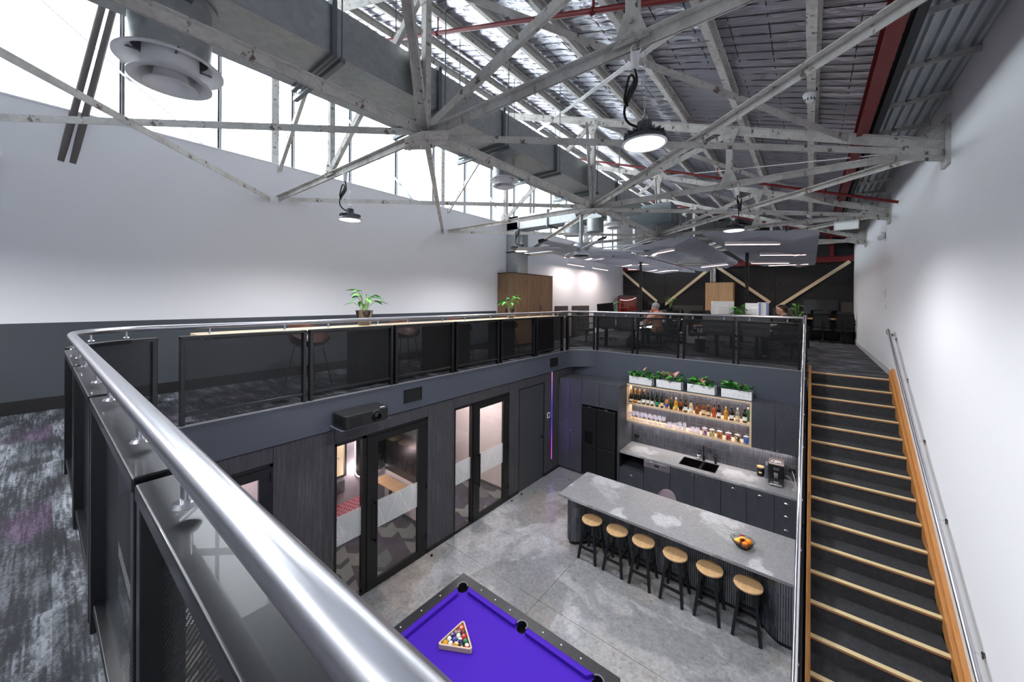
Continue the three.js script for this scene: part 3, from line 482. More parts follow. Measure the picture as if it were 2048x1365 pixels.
spans.back.forEach(([a, b], k) => balPanel([a, BZ], [b, BZ], `perforated railing panel above the kitchen wall, ${ORD[k]} from the far corner`));
spans.near.forEach(([a, b], k) => balPanel([a, nearZ(a)], [b, nearZ(b)], `black perforated railing panel of the near railing beside the camera, ${ORD[k]} from the right wall`));
balCurve(-4.37, -0.09 - 0.58, 0.58, Math.PI / 2 + 0.1, Math.PI - 0.06, 'curved perforated railing panel at the near left corner of the void');
balCurve(-4.37, BZ + 0.58, 0.58, Math.PI + 0.08, 1.5 * Math.PI - 0.08, 'curved perforated railing panel at the far left corner of the void');
{
  const t = thing('handrail', 'brushed stainless handrail running round three sides of the stair void', 'handrail', [0, 3.985, 0]);
  const p = [];
  const c = (cx, cz, a0, a1) => { for (let k = 0; k <= 10; k++) { const a = lerp(a0, a1, k / 10); p.push(V(cx + 0.58 * Math.cos(a), 0, cz + 0.58 * Math.sin(a))); } };
  p.push(V(1.1, 0, nearZ(1.1)), V(0.3, 0, nearZ(0.3)), V(-1.5, 0, nearZ(-1.5)), V(-3, 0, nearZ(-3)), V(-4.0, 0, nearZ(-4)));
  c(-4.37, -0.09 - 0.58, Math.PI / 2, Math.PI); p.push(V(LX, 0, -2), V(LX, 0, -4), V(LX, 0, -6), V(LX, 0, -7.8)); c(-4.37, BZ + 0.58, Math.PI, 1.5 * Math.PI); p.push(V(-3.5, 0, BZ), V(-2, 0, BZ), V(-0.09, 0, BZ));
  mesh('rail', new THREE.TubeGeometry(new THREE.CatmullRomCurve3(p, false, 'centripetal'), 260, 0.025, 14), M.stainless, t);
  const at = []; const two = (f) => { for (const [a, b] of f) for (const s of [0.2, 0.8]) at.push([a, b, lerp(a, b, s)]); };
  const st = (x, z) => mesh('stanchion', [cyl(0.009, 0.009, 0.085, x, -0.085, z, 10), cyl(0.022, 0.018, 0.008, x, -0.078, z, 14)], M.stainless, t);
  for (const [a, b] of spans.near) for (const s of [0.2, 0.8]) { const x = lerp(a, b, s); st(x, nearZ(x)); }
  for (const [a, b] of spans.left) for (const s of [0.2, 0.8]) st(LX, lerp(a, b, s));
  for (const [a, b] of spans.back) for (const s of [0.2, 0.8]) st(lerp(a, b, s), BZ);
  for (const a of [0.7 * Math.PI, 0.86 * Math.PI]) st(-4.37 + 0.58 * Math.cos(a), -0.67 + 0.58 * Math.sin(a));
}
// ---------- stairs ----------
const RI = 0.1687, TR = 0.301, NS = 17, SZ = -8.9;
{
  const t = thing('staircase', 'straight flight of dark felt steps with pale nosings between two timber strings', 'stairs', [0, 0, 0]);
  for (let k = 0; k <= NS; k++) {
    const y = U - RI * k, z = SZ + TR * k;
    if (k < NS + 1) mesh('riser', bb(0.03, 1.06, Math.max(0, y - RI), y - 0.012, z - 0.03, z - 0.004), M.stairFelt, t);
    if (k) mesh('tread', rbb(0.03, 1.06, y - 0.03, y, z - TR - 0.02, z, 0.008), M.stairFelt, t);
    const nz = mesh('nosing', rbb(0.03, 1.06, y - 0.006, y + 0.004, z - 0.05, z + 0.004, 0.003), M.nosing, t, 'pale yellow step nosing');
    mesh('edge_strip', bb(0.03, 1.06, y - 0.022, y - 0.006, z, z + 0.005), M.nosingEdge, nz);
  }
  const prof = (up, dn) => { const a = [[SZ - 0.02, U + up], [SZ + TR * (NS + 0.6), U - RI * (NS + 0.6) + up]]; return [[a[0][0] - 0.05, a[0][1] + 0.02], ...[a[0]], ...[a[1]], [a[1][0], Math.max(0.0, a[1][1] - up - dn)], [a[0][0] - 0.05, a[0][1] - up - dn]]; };
  const strg = (x0, x1, up, dn) => poly(prof(up, dn).map(([z, y]) => [-z, y]), x1 - x0, 0.002).rotateY(Math.PI / 2).translate(x0, 0, 0);
  mesh('stringer', strg(-0.006, 0.03, 0.09, 0.22), M.stringer, t, 'left honey timber string');
  mesh('stringer', strg(1.06, 1.09, 0.1, 0.22), M.stringer, t, 'right honey timber string');
  mesh('wall_string', strg(1.09, 1.128, 0.16, 0.1), M.stringer, t, 'raised timber skirting on the wall side');
  struct('wall_understair', poly([[8.95, 0.0], [8.95, U - 0.24], [-(SZ + TR * NS), U - RI * NS - 0.24 + 0.24], [-(SZ + TR * NS), 0]], 0.05).rotateY(Math.PI / 2).translate(-0.095, 0, 0), M.navy);
  const f = (z) => U - RI * (z - SZ) / TR;                   // nosing line
  const b = thing('stair_railing', 'slender railing down the open side of the stairs with chrome handrail and black panels', 'railing', [-0.05, 0, 0]);
  const z0 = -8.93, z1 = -3.75, z2 = [z0, -7.7, -6.45, -5.2, z1];
  mesh('handrail', [rod(V(-0.026, f(z0) + 1.02, z0), V(-0.026, f(z1) + 1.02, z1), 0.024, 14), sph(0.024, -0.026, f(z0) + 1.02, z0)], M.chrome, b);
  mesh('newel_post', [cyl(0.024, 0.024, 1.02, -0.026, U, z0 + 0.01, 16)], M.chrome, b);
  for (let k = 0; k < 4; k++) {
    const a = z2[k] + 0.02, c = z2[k + 1] - 0.02, q = [[-a, f(a) + 0.18], [-a, f(a) + 0.9], [-c, f(c) + 0.9], [-c, f(c) + 0.18]];
    mesh('post', [bb(-0.012, 0.02, f(a) - 0.12, f(a) + 0.9, a, a + 0.035), bb(-0.012, 0.02, f(c) - 0.12, f(c) + 0.9, c - 0.035, c)], M.blackMetal, b);
    mesh('panel_rail', [bar(V(0.004, f(a) + 0.9, a), V(0.004, f(c) + 0.9, c), 0.032, 0.035), bar(V(0.004, f(a) + 0.18, a), V(0.004, f(c) + 0.18, c), 0.032, 0.03)], M.blackMetal, b);
    mesh('perforated_sheet', poly(q, 0.001).rotateY(Math.PI / 2).translate(0.004, 0, 0), M.perf, b);
    mesh('stanchion', [a + 0.25, c - 0.25].map(z => rod(V(0.004, f(z) + 0.9, z), V(-0.026, f(z) + 1.0, z), 0.007)), M.chrome, b);
  }
  const h = thing('wall_handrail', 'stainless handrail on brackets along the white wall beside the stairs', 'handrail', [1.05, 0, 0]);
  const hy = z => U + 0.80 - RI * (z + 8.887) / TR, pts = [V(0.06, hy(-8.95) - 0.08, -9.0), V(0.0, hy(-8.95) - 0.06, -9.02), V(0, hy(-8.98) - 0.01, -9.02), V(0, hy(-8.9), -8.95)];
  mesh('rail', [new THREE.TubeGeometry(new THREE.CatmullRomCurve3(pts), 24, 0.021, 12), rod(V(0, hy(-8.95), -8.96), V(0, hy(-3.5), -3.5), 0.021, 16)], M.stainless, h);
  for (const z of [-8.8, -7.85, -6.8, -5.83, -4.76]) mesh('bracket', [cyl(0.032, 0.03, 0.012, 0, 0, 0, 18).rotateZ(Math.PI / 2).translate(0.08, hy(z) - 0.055, z), rod(V(0.075, hy(z) - 0.055, z), V(0.005, hy(z) - 0.05, z), 0.007), rod(V(0.005, hy(z) - 0.055, z), V(0, hy(z) - 0.02, z), 0.007)], M.chrome, h);
}
// ---------- high bench, stools, plants ----------
{
  const t = thing('bench_table', 'long pale timber bar table standing against the left railing', 'table', [-5.31, U, -4.75]);
  mesh('tabletop', rb(0.6, 0.04, 7.5, 0.006, 0, 0.87, 0), M.oakPale, t);
  for (const [z, w] of [[1.66, 0.5], [0.05, 0.9], [-1.55, 0.5], [-3.2, 0.5]]) mesh('leg', rb(0.36, 0.85, w, 0.006, -0.06, 0.425, z), M.black, t);
}
function barChair(x, z, turn, label) {
  const t = thing('bar_chair', label, 'bar chair', [x, U, z], turn, 'leather bar chairs at the bar table');
  // bucket shell: rounded in plan, seat dished, back and arms rising towards the rear
  const pos = [], idx = [], na = 28, nr = 10, P = (a, k) => { // k 0 = seat centre .. 1 = rim; a = 0 is the rear
    const back = Math.pow(0.5 + 0.5 * Math.cos(a), 0.9), r = lerp(0, 1, Math.min(1, k * 1.5)), hgt = k < 0.5 ? 0.02 * r : 0.02 + Math.pow((k - 0.5) * 2, 1.1) * (0.03 + 0.27 * back), fl = 1 + 0.22 * Math.max(0, k - 0.5) * 2;
    return [0.225 * r * fl * Math.sin(a), 0.61 + hgt, -0.205 * r * fl * Math.cos(a)];
  };
  for (let k = 0; k <= nr; k++) for (let j = 0; j <= na; j++) pos.push(...P(j / na * 6.28319, k / nr));
  for (let k = 0; k < nr; k++) for (let j = 0; j < na; j++) { const a = k * (na + 1) + j, b = a + 1, c = a + na + 1, d = c + 1; idx.push(a, b, c, b, d, c); }
  const g = new THREE.BufferGeometry(); g.setAttribute('position', new THREE.Float32BufferAttribute(pos, 3)); g.setIndex(idx); g.computeVertexNormals();
  const in2 = g.clone().translate(0, -0.022, 0).scale(1.05, 1, 1.05);
  M.leather.side = THREE.DoubleSide;
  mesh('seat_shell', [g, in2], M.leather, t);
  for (const [sx, sz] of [[1, 1], [-1, 1], [1, -1], [-1, -1]]) mesh('leg', rod(V(0.14 * sx, 0.6, 0.12 * sz), V(0.235 * sx, 0, 0.21 * sz), 0.009, 10), M.black, t);
  const fy = 0.25, fx = 0.197, fz = 0.171;
  mesh('footrest', [[fx, fz, -fx, fz], [fx, -fz, -fx, -fz], [fx, fz, fx, -fz], [-fx, fz, -fx, -fz]].map(([a, b, c, d]) => rod(V(a, fy, b), V(c, fy, d), 0.007)), M.black, t);
  return t;
}
[[-5.78, -2.38, 1.75, 'brown leather bar chair at the bar table nearest the camera, seen through the second panel'], [-5.75, -4.02, 1.5, 'brown leather bar chair at the bar table facing the void behind the fourth railing panel'], [-5.78, -5.4, 1.6, 'dark bar chair between two bar table legs, third from the camera'], [-5.72, -6.9, 1.45, 'brown leather bar chair below the farther table plant']].forEach(a => barChair(...a));
function leafGeo(L, w, bend, fold = 0.25, n = 7) {          // a pointed leaf along +z, arching down
  const pos = [], idx = [];
  for (let k = 0; k <= n; k++) { const t = k / n, ww = w * Math.pow(Math.sin(Math.PI * Math.pow(t * 0.97 + 0.015, 0.8)), 0.9), z = L * t * (1 - 0.2 * bend * t), y = -bend * L * 0.6 * t * t; pos.push(-ww, y + fold * ww, z, 0, y, z, ww, y + fold * ww, z); }
  for (let k = 0; k < n; k++) for (const s of [0, 1]) { const a = k * 3 + s, b = a + 1, c = a + 3, d = a + 4; idx.push(a, c, b, b, c, d); }
  const g = new THREE.BufferGeometry(); g.setAttribute('position', new THREE.Float32BufferAttribute(pos, 3)); g.setIndex(idx); g.computeVertexNormals(); const h = plain(g); h.userData.done = true; return h;
}
const LEAF = { lily: [leafGeo(0.2, 0.036, 0.5), leafGeo(0.17, 0.032, 0.8), leafGeo(0.22, 0.034, 0.3)], broad: [leafGeo(0.12, 0.034, 0.6), leafGeo(0.1, 0.036, 0.4), leafGeo(0.13, 0.03, 0.8)] };
function tablePlant(x, z, s, label, spin) {
  const t = thing('potted_plant', label, 'potted plant', [x, U + 0.89, z], spin); t.scale.setScalar(s);
  mesh('pot', lathe([[0, 0], [0.085, 0], [0.095, 0.01], [0.125, 0.22], [0.132, 0.225], [0.132, 0.235], [0.118, 0.235], [0.114, 0.2], [0, 0.2]], 32), mat(S(40, 32, 28), 0.15, 0, { clearcoat: 1, clearcoatRoughness: 0.1 }), t);
  mesh('soil', cyl(0.11, 0.11, 0.01, 0, 0.195, 0), M.soil, t);
  const st = [], N = 17;
  for (let k = 0; k < N; k++) {
    const a = k * 2.4 + rr(-0.2, 0.2), lean = 0.2 + 0.8 * ((k * 7) % N) / N, h = lerp(0.36, 0.14, lean) * rr(0.85, 1.1), r = 0.03 + 0.17 * lean;
    const bx = Math.sin(a) * 0.03, bz = Math.cos(a) * 0.03, tx = Math.sin(a) * r, tz = Math.cos(a) * r;
    st.push(tube([[bx, 0.2, bz], [lerp(bx, tx, 0.35), 0.2 + h * 0.6, lerp(bz, tz, 0.35)], [tx, 0.2 + h, tz]], 0.004, 8, 5));
    const l = mesh('leaf', LEAF.lily[k % 3], k % 4 === 0 ? M.leafLight : k % 3 ? M.leaf : M.leafDark, t);
    l.position.set(tx, 0.2 + h, tz); l.rotation.set(-0.35 + 0.5 * lean, a, rr(-0.4, 0.4), 'YXZ');
  }
  mesh('stems', st, M.stem, t);
}
tablePlant(-5.42, -3.05, 1.0, 'leafy plant in a glossy black pot, nearer one on the bar table', 0.4);
tablePlant(-5.38, -6.62, 0.98, 'leafy green plant in a black pot before the tall oak cabinet', 2.3);
// tall cabinet in the far corner of the bench area
{
  const t = thing('tall_cabinet', 'tall oak veneer cupboard against the white left wall behind the bar table', 'cabinet', [-6.52, U, -8.77]);
  mesh('carcass', [rb(0.53, 1.98, 1.98, 0.003, -0.005, 0.06 + 0.99, 0), bb(-0.22, 0.22, 0, 0.06, -0.96, 0.96)], M.walnut, t);
  mesh('top', rb(0.56, 0.02, 2.02, 0.003, 0, 2.05, 0), mat(S(70, 54, 42), 0.5), t);
  for (let k = 0; k < 3; k++) { const z = 0.66 - 0.66 * k, d = mesh('door', rb(0.018, 1.95, 0.652, 0.003, 0.27, 1.055, z), M.walnut, t); mesh('handle', bb(0.278, 0.2835, 1.0, 1.14, z + (k === 1 ? -0.29 : k === 2 ? 0.28 : 0.29) - 0.012, z + (k === 1 ? -0.29 : k === 2 ? 0.28 : 0.29) + 0.012), M.black, d); }
}
// ---------- kitchen along the back wall ----------
const FZ = -8.15, WZ = -8.93;
const knobG = (x, y, z) => [cyl(0.006, 0.006, 0.016, 0, 0, 0, 8).rotateX(Math.PI / 2).translate(x, y, z), sph(0.012, x, y, z + 0.02, 10)];
const cupG = (x, y, z) => [new THREE.SphereGeometry(0.036, 16, 8, 0, Math.PI * 2, 0, Math.PI / 2).scale(1, 0.55, 0.6).translate(x, y, z), rb(0.075, 0.006, 0.024, 0.002, x, y, z + 0.011)];
{
  const t = thing('tall_cupboard', 'tall dark timber cupboard in the kitchen corner lit purple by the strip light', 'cabinet', [-4.67, 0, 0]);
  mesh('carcass', [bb(-0.33, 0.33, 0.06, 2.31, WZ, FZ - 0.02), bb(-0.33, 0.33, 0, 0.06, WZ, FZ - 0.06)], M.navyOak, t);
  for (const s of [-1, 1]) { const d = mesh('door', rb(0.325, 2.25, 0.02, 0.002, s * 0.165, 1.185, FZ - 0.01), M.navyOak, t); mesh('knob', knobG(s * 0.035, 1.04, FZ), M.chrome, d); }
  const o = thing('bridge_cupboard', 'two door dark timber cupboard above the black fridge', 'cabinet', [-3.88, 0, 0]);
  mesh('carcass', [bb(-0.45, 0.46, 1.76, 2.31, WZ, FZ - 0.02), bb(0.46, 0.5, 0, 2.31, WZ, FZ + 0.01)], M.navyOak, o);
  for (const s of [-1, 1]) { const d = mesh('door', rb(0.45, 0.565, 0.02, 0.002, s * 0.2275, 2.027, FZ - 0.01), M.navyOak, o); mesh('knob', knobG(s * 0.04, 1.78, FZ), M.chrome, d); }
  mesh('top_panel', bb(-0.45, 0.5, 2.31, 2.325, WZ, FZ), M.navyOak, o);
  const f = thing('fridge', 'black three door fridge with water dispenser set between dark cupboards', 'fridge', [-3.89, 0, 0]), fm = mat(S(42, 44, 46), 0.38, 0.6), z0 = FZ - 0.03;
  mesh('body', bb(-0.43, 0.43, 0.03, 1.7, WZ + 0.05, z0 - 0.04), M.black, f);
  const dl = mesh('door', rbb(-0.43, -0.062, 0.05, 1.69, z0 - 0.04, z0 + 0.03, 0.012), fm, f), du = mesh('door', rbb(-0.05, 0.41, 0.79, 1.69, z0 - 0.04, z0 + 0.03, 0.012), fm, f), dd = mesh('door', rbb(-0.05, 0.41, 0.05, 0.775, z0 - 0.04, z0 + 0.03, 0.012), fm, f);
  mesh('dispenser', [rb(0.2, 0.28, 0.012, 0.004, -0.26, 0.97, z0 + 0.031), rb(0.07, 0.05, 0.03, 0.008, -0.26, 1.06, z0 + 0.045), rb(0.05, 0.12, 0.012, 0.004, -0.26, 0.96, z0 + 0.042)], M.blackGloss, dl);
  mesh('hinge_cover', [rb(0.08, 0.014, 0.04, 0.004, -0.26, 1.7, z0), rb(0.08, 0.014, 0.04, 0.004, 0.18, 1.7, z0)], M.stainless, f);
}
function unit(name, label, x0, x1) {
  const t = thing(name, label, 'cabinet', [(x0 + x1) / 2, 0, 0]), w = x1 - x0; t.userData.w = undefined; delete t.userData.w;
  mesh('carcass', [bb(-w / 2, -w / 2 + 0.016, 0.08, 0.8, WZ + 0.02, FZ - 0.03), bb(w / 2 - 0.016, w / 2, 0.08, 0.8, WZ + 0.02, FZ - 0.03), bb(-w / 2, w / 2, 0.08, 0.1, WZ + 0.02, FZ - 0.03), bb(-w / 2, w / 2, 0.1, 0.8, WZ + 0.02, WZ + 0.04), bb(-w / 2, w / 2, 0, 0.08, WZ + 0.02, FZ - 0.09)], M.black, t);
  return [t, w];
}
const front = (t, n, x0, x1, y0, y1, knob) => { const d = mesh(n, rbb(x0 + 0.002, x1 - 0.002, y0 + 0.002, y1 - 0.002, FZ - 0.03, FZ - 0.01, 0.002), M.navyOak, t); if (knob) mesh(knob[0] === 'cup' ? 'cup_handle' : 'knob', (knob[0] === 'cup' ? cupG : knobG)(knob[1], knob[2], FZ - 0.01), M.chrome, d); return d; };
{
  let [t, w] = unit('nook_unit', 'dark timber base unit with an open nook above a drawer beside the fridge', -3.375, -2.82);
  mesh('shelf', [bb(-w / 2, w / 2, 0.46, 0.48, WZ + 0.04, FZ - 0.012)], M.navyOak, t); front(t, 'drawer', -w / 2, w / 2, 0.08, 0.46, ['cup', 0, 0.36]);
  [t, w] = unit('dishwasher', 'dishwasher with a steel control strip over a dark timber front', -2.815, -2.265);
  t.userData.category = 'dishwasher';
  mesh('control_panel', rbb(-w / 2 + 0.002, w / 2 - 0.002, 0.65, 0.79, FZ - 0.03, FZ - 0.006, 0.004), M.stainless, t);
  mesh('display', [bb(-0.05, 0.05, 0.705, 0.745, FZ - 0.008, FZ - 0.004), ...[-0.18, -0.14, 0.12, 0.15, 0.18].map(x => bb(x - 0.01, x + 0.01, 0.72, 0.73, FZ - 0.008, FZ - 0.004))], M.blackGloss, t);
  front(t, 'door', -w / 2, w / 2, 0.08, 0.645);
  [t, w] = unit('sink_unit', 'two door dark timber cupboard below the black sink', -2.26, -1.322);
  front(t, 'door', -w / 2, 0, 0.08, 0.8, ['k', -0.035, 0.765]); front(t, 'door', 0, w / 2, 0.08, 0.8, ['k', 0.035, 0.765]);
  [t, w] = unit('pull_out_unit', 'dark timber pull out front with cup handle next to the sink cupboard', -1.318, -0.9); front(t, 'door', -w / 2, w / 2, 0.08, 0.8, ['cup', 0, 0.72]);
  [t, w] = unit('pull_out_unit', 'dark timber pull out front with cup handle next to the three drawers', -0.898, -0.472); front(t, 'door', -w / 2, w / 2, 0.08, 0.8, ['cup', 0, 0.72]);
  [t, w] = unit('drawer_unit', 'stack of three dark timber drawers at the stair end of the kitchen', -0.47, -0.12);
  for (const [a, b] of [[0.57, 0.8], [0.325, 0.57], [0.08, 0.325]]) front(t, 'drawer', -w / 2, w / 2, a, b, ['cup', 0, b - 0.09]);
}
{
  const c = new THREE.Shape(); c.moveTo(-3.378, -WZ); c.lineTo(-0.105, -WZ); c.lineTo(-0.105, -(FZ - 0.03) - 0.01); c.lineTo(-3.378, -(FZ - 0.03) - 0.01); c.closePath();
  for (const [a, b] of [[-2.13, -1.765], [-1.715, -1.46]]) { const h = new THREE.Path(); h.moveTo(a, 8.34); h.lineTo(b, 8.34); h.lineTo(b, 8.77); h.lineTo(a, 8.77); h.closePath(); c.holes.push(h); }
  tag(mesh('worktop', ext(c, 0.04).rotateX(-Math.PI / 2).translate(0, 0.8, 0), M.stone), 'grey stone look worktop running along the kitchen wall', 'worktop');
  const s = thing('sink', 'black double bowl sink set into the grey kitchen worktop', 'sink', [-1.795, 0.84, -8.555]), d = mat(S(44, 40, 44), 0.3, 0.8);
  mesh('rim', [bb(-0.345, 0.345, 0, 0.004, -0.225, -0.213), bb(-0.345, 0.345, 0, 0.004, 0.213, 0.225), bb(-0.345, -0.333, 0, 0.004, -0.22, 0.22), bb(0.333, 0.345, 0, 0.004, -0.22, 0.22), bb(0.03, 0.08, 0, 0.004, -0.22, 0.22)], d, s);
  for (const [a, b] of [[-0.335, 0.03], [0.08, 0.335]]) mesh('bowl', [bb(a, b, -0.19, -0.185, -0.215, 0.215), bb(a, a + 0.004, -0.19, 0, -0.215, 0.215), bb(b - 0.004, b, -0.19, 0, -0.215, 0.215), bb(a, b, -0.19, 0, -0.215, -0.211), bb(a, b, -0.19, 0, 0.211, 0.215), cyl(0.03, 0.03, 0.004, (a + b) / 2, -0.185, 0, 16)], d, s);
  const p = thing('mixer_tap', 'tall square necked black mixer tap behind the sink', 'tap', [-1.76, 0.84, -8.83]);
  mesh('body', [cyl(0.025, 0.025, 0.1, 0, 0, 0), cyl(0.012, 0.012, 0.33, 0, 0, 0)], M.black, p); mesh('spout', tube([[0, 0.32, 0], [0.01, 0.335, 0], [0.06, 0.325, 0.012], [0.12, 0.30, 0.025], [0.135, 0.28, 0.027], [0.137, 0.22, 0.028]], 0.011, 30, 10), M.black, p); mesh('lever', rod(V(0.02, 0.06, 0), V(0.08, 0.07, 0.01), 0.008), M.black, p);
  const q = thing('boiling_tap', 'small black filtered water tap with a red indicator right of the mixer', 'tap', [-1.53, 0.84, -8.83]);
  mesh('body', [cyl(0.024, 0.022, 0.19, 0, 0, 0), rod(V(0, 0.17, 0), V(-0.03, 0.16, 0.07), 0.011)], M.blackGloss, q); mesh('indicator_light', sph(0.007, 0, 0.16, 0.023, 8), glow(S(255, 40, 50), 1.5), q);
  const b = thing('soap_bottle', 'dark pump soap bottle with white label bands beside the tap', 'bottle', [-1.86, 0.84, -8.86]);
  mesh('bottle', lathe([[0, 0], [0.032, 0], [0.034, 0.01], [0.034, 0.12], [0.012, 0.145], [0.012, 0.16], [0, 0.16]]), mat(S(34, 22, 18), 0.2), b); mesh('label', [cyl(0.0345, 0.0345, 0.03, 0, 0.02, 0, 24, true), cyl(0.0345, 0.0345, 0.045, 0, 0.065, 0, 24, true)], M.plastic, b); mesh('pump', [cyl(0.006, 0.006, 0.06, 0, 0.16, 0, 8), rod(V(0, 0.215, 0), V(0.025, 0.21, 0.02), 0.006)], M.black, b);
  const k = thing('canister', 'round black canister with a timber lid and small label', 'canister', [-0.735, 0.84, -8.81]);
  mesh('body', cyl(0.06, 0.06, 0.16, 0, 0, 0, 28), M.black, k); mesh('lid', cyl(0.062, 0.062, 0.025, 0, 0.16, 0, 28), M.oak, k); mesh('label', box(0.05, 0.03, 0.002, 0, 0.08, 0.0605), M.nosing, k);
}
{
  const t = thing('coffee_machine', 'glossy black automatic coffee machine with chrome spout on the worktop', 'coffee machine', [-0.475, 0.84, -8.66], 0.05);
  mesh('body', [rb(0.235, 0.37, 0.36, 0.012, 0, 0.195, -0.02)], M.blackGloss, t);
  mesh('top', [rb(0.24, 0.02, 0.37, 0.006, 0, 0.385, -0.02)], mat(S(74, 66, 66), 0.4, 0.4), t);
  mesh('cup_rail', new THREE.TorusGeometry(0.075, 0.007, 8, 30).rotateX(Math.PI / 2).scale(1, 1, 0.6).translate(0, 0.4, 0.01), M.chrome, t);
  mesh('badge', [new THREE.TorusGeometry(0.045, 0.004, 6, 24).rotateX(Math.PI / 2).scale(1, 1, 0.45).translate(0, 0.398, 0.0), rb(0.06, 0.006, 0.014, 0.002, 0, 0.398, 0)], M.chrome, t);
  mesh('display', [rb(0.09, 0.05, 0.006, 0.002, 0.0, 0.315, 0.162)], mat(S(90, 96, 104), 0.1, 0.2), t);
  mesh('spout', [rb(0.07, 0.07, 0.05, 0.01, 0, 0.22, 0.17), cyl(0.01, 0.01, 0.05, -0.015, 0.15, 0.18, 10), cyl(0.01, 0.01, 0.05, 0.015, 0.15, 0.18, 10)], M.chrome, t);
  mesh('drip_tray', [rb(0.2, 0.03, 0.07, 0.006, 0, 0.03, 0.18), rb(0.08, 0.022, 0.002, 0.001, 0, 0.065, 0.162)], M.stainless, t);
  mesh('water_tank', rb(0.05, 0.25, 0.22, 0.01, -0.148, 0.2, -0.02), mat(S(90, 96, 108), 0.15), t);
  tag(mesh('white_cable', [tube([[-0.33, 1.06, -8.55], [-0.27, 1.03, -8.56], [-0.23, 0.95, -8.6], [-0.2, 0.88, -8.62], [-0.19, 0.85, -8.58], [-0.22, 0.846, -8.52], [-0.18, 0.846, -8.48], [-0.17, 0.85, -8.6], [-0.2, 0.95, -8.8], [-0.24, 1.04, -8.9]], 0.004, 60)], M.plastic), 'white power cord looping beside the coffee machine', 'cord');
  const sock = (x, y, z, l) => { const o = thing('power_outlet', l, 'outlet', [x, y, z]); mesh('plate', rb(0.115, 0.075, 0.012, 0.004, 0, 0, 0.004), M.black, o); mesh('switch', [rb(0.012, 0.02, 0.006, 0.002, -0.03, 0.012, 0.011), rb(0.012, 0.02, 0.006, 0.002, 0.03, 0.012, 0.011)], M.blackGloss, o); };
  sock(-3.25, 1.0, -8.918, 'black power outlet on the tiles near the fridge end of the worktop'); sock(-0.24, 1.04, -8.918, 'black power outlet on the tiles by the coffee machine');
}
function tiles(parent, list, w, h, d, m, tones) {            // list of [matrix]
  const im = new THREE.InstancedMesh(new THREE.BoxGeometry(w, h, d), m, list.length), c = new THREE.Color();
  list.forEach((mt, i) => { im.setMatrixAt(i, mt); im.setColorAt(i, c.copy(tones[(rnd() * tones.length) | 0])); });
  im.name = 'tile'; im.userData.kind = 'stuff'; im.userData.label = 'slim dark grey finger tiles'; im.castShadow = im.receiveShadow = true; parent.add(im);
}
const TONES = [S(50, 53, 60), S(60, 63, 72), S(72, 76, 85), S(55, 59, 68)];
{
  const w = structG('splashback'), l = [];
  mesh('grout', bb(-3.38, -0.105, 0.84, 2.31, -8.95, -8.93), M.grout, w);
  for (let r = 0; r < 10; r++) for (let x = -3.366; x < -0.115; x += 0.0265) l.push(new THREE.Matrix4().setPosition(x, 0.84 + 0.0735 + r * 0.147, -8.926));
  tiles(w, l, 0.0212, 0.141, 0.008, mat(0xffffff, 0.3), TONES);
}
{ // open oak shelf and the cupboard right of it
  const t = thing('oak_shelf', 'long open oak wall shelf of two tiers full of bottles and glasses', 'shelf', [-2.14, 0, -8.75]), L = 2.54;
  mesh('top_board', bb(-L / 2, L / 2, 2.285, 2.32, -0.17, 0.17), M.oakPale, t); mesh('bottom_board', bb(-L / 2, L / 2, 1.42, 1.452, -0.17, 0.17), M.oakPale, t); mesh('middle_board', bb(-L / 2 + 0.03, L / 2 - 0.03, 1.835, 1.865, -0.17, 0.165), M.oakPale, t);
  mesh('side_board', bb(-L / 2, -L / 2 + 0.032, 1.452, 2.285, -0.17, 0.17), M.oakPale, t); mesh('side_board', bb(L / 2 - 0.032, L / 2, 1.452, 2.285, -0.17, 0.17), M.oakPale, t);
  mesh('cap', bb(-L / 2, L / 2, 2.321, 2.335, -0.17, 0.165), M.navyOak, t);
  const led = (y, x, len, z, k) => { const o = mesh('led_strip_light', box(len, 0.006, 0.012, x, y, z), glow(S(255, 238, 226), 4), t); const r = new THREE.RectAreaLight(S(255, 240, 232), k, len, 0.02); r.position.set(x, y - 0.006, z); r.rotation.x = -Math.PI / 2; t.add(r); };
  led(2.28, 0, 2.4, -0.1, 66); led(1.83, 0, 2.4, -0.1, 66); led(1.414, 0.36, 3.1, -0.08, 95);
  const c = thing('wall_cupboard', 'two door dark timber wall cupboard at the stair end of the oak shelf', 'cabinet', [-0.49, 0, 0]);
  mesh('carcass', bb(-0.375, 0.38, 1.435, 2.33, WZ + 0.01, -8.6), M.navyOak, c);
  for (const s of [-1, 1]) { const d = mesh('door', rb(0.372, 0.885, 0.018, 0.002, s * 0.1885, 1.885, -8.59), M.navyOak, c); mesh('knob', knobG(s * 0.04, 1.475, -8.58), M.chrome, d); }
}
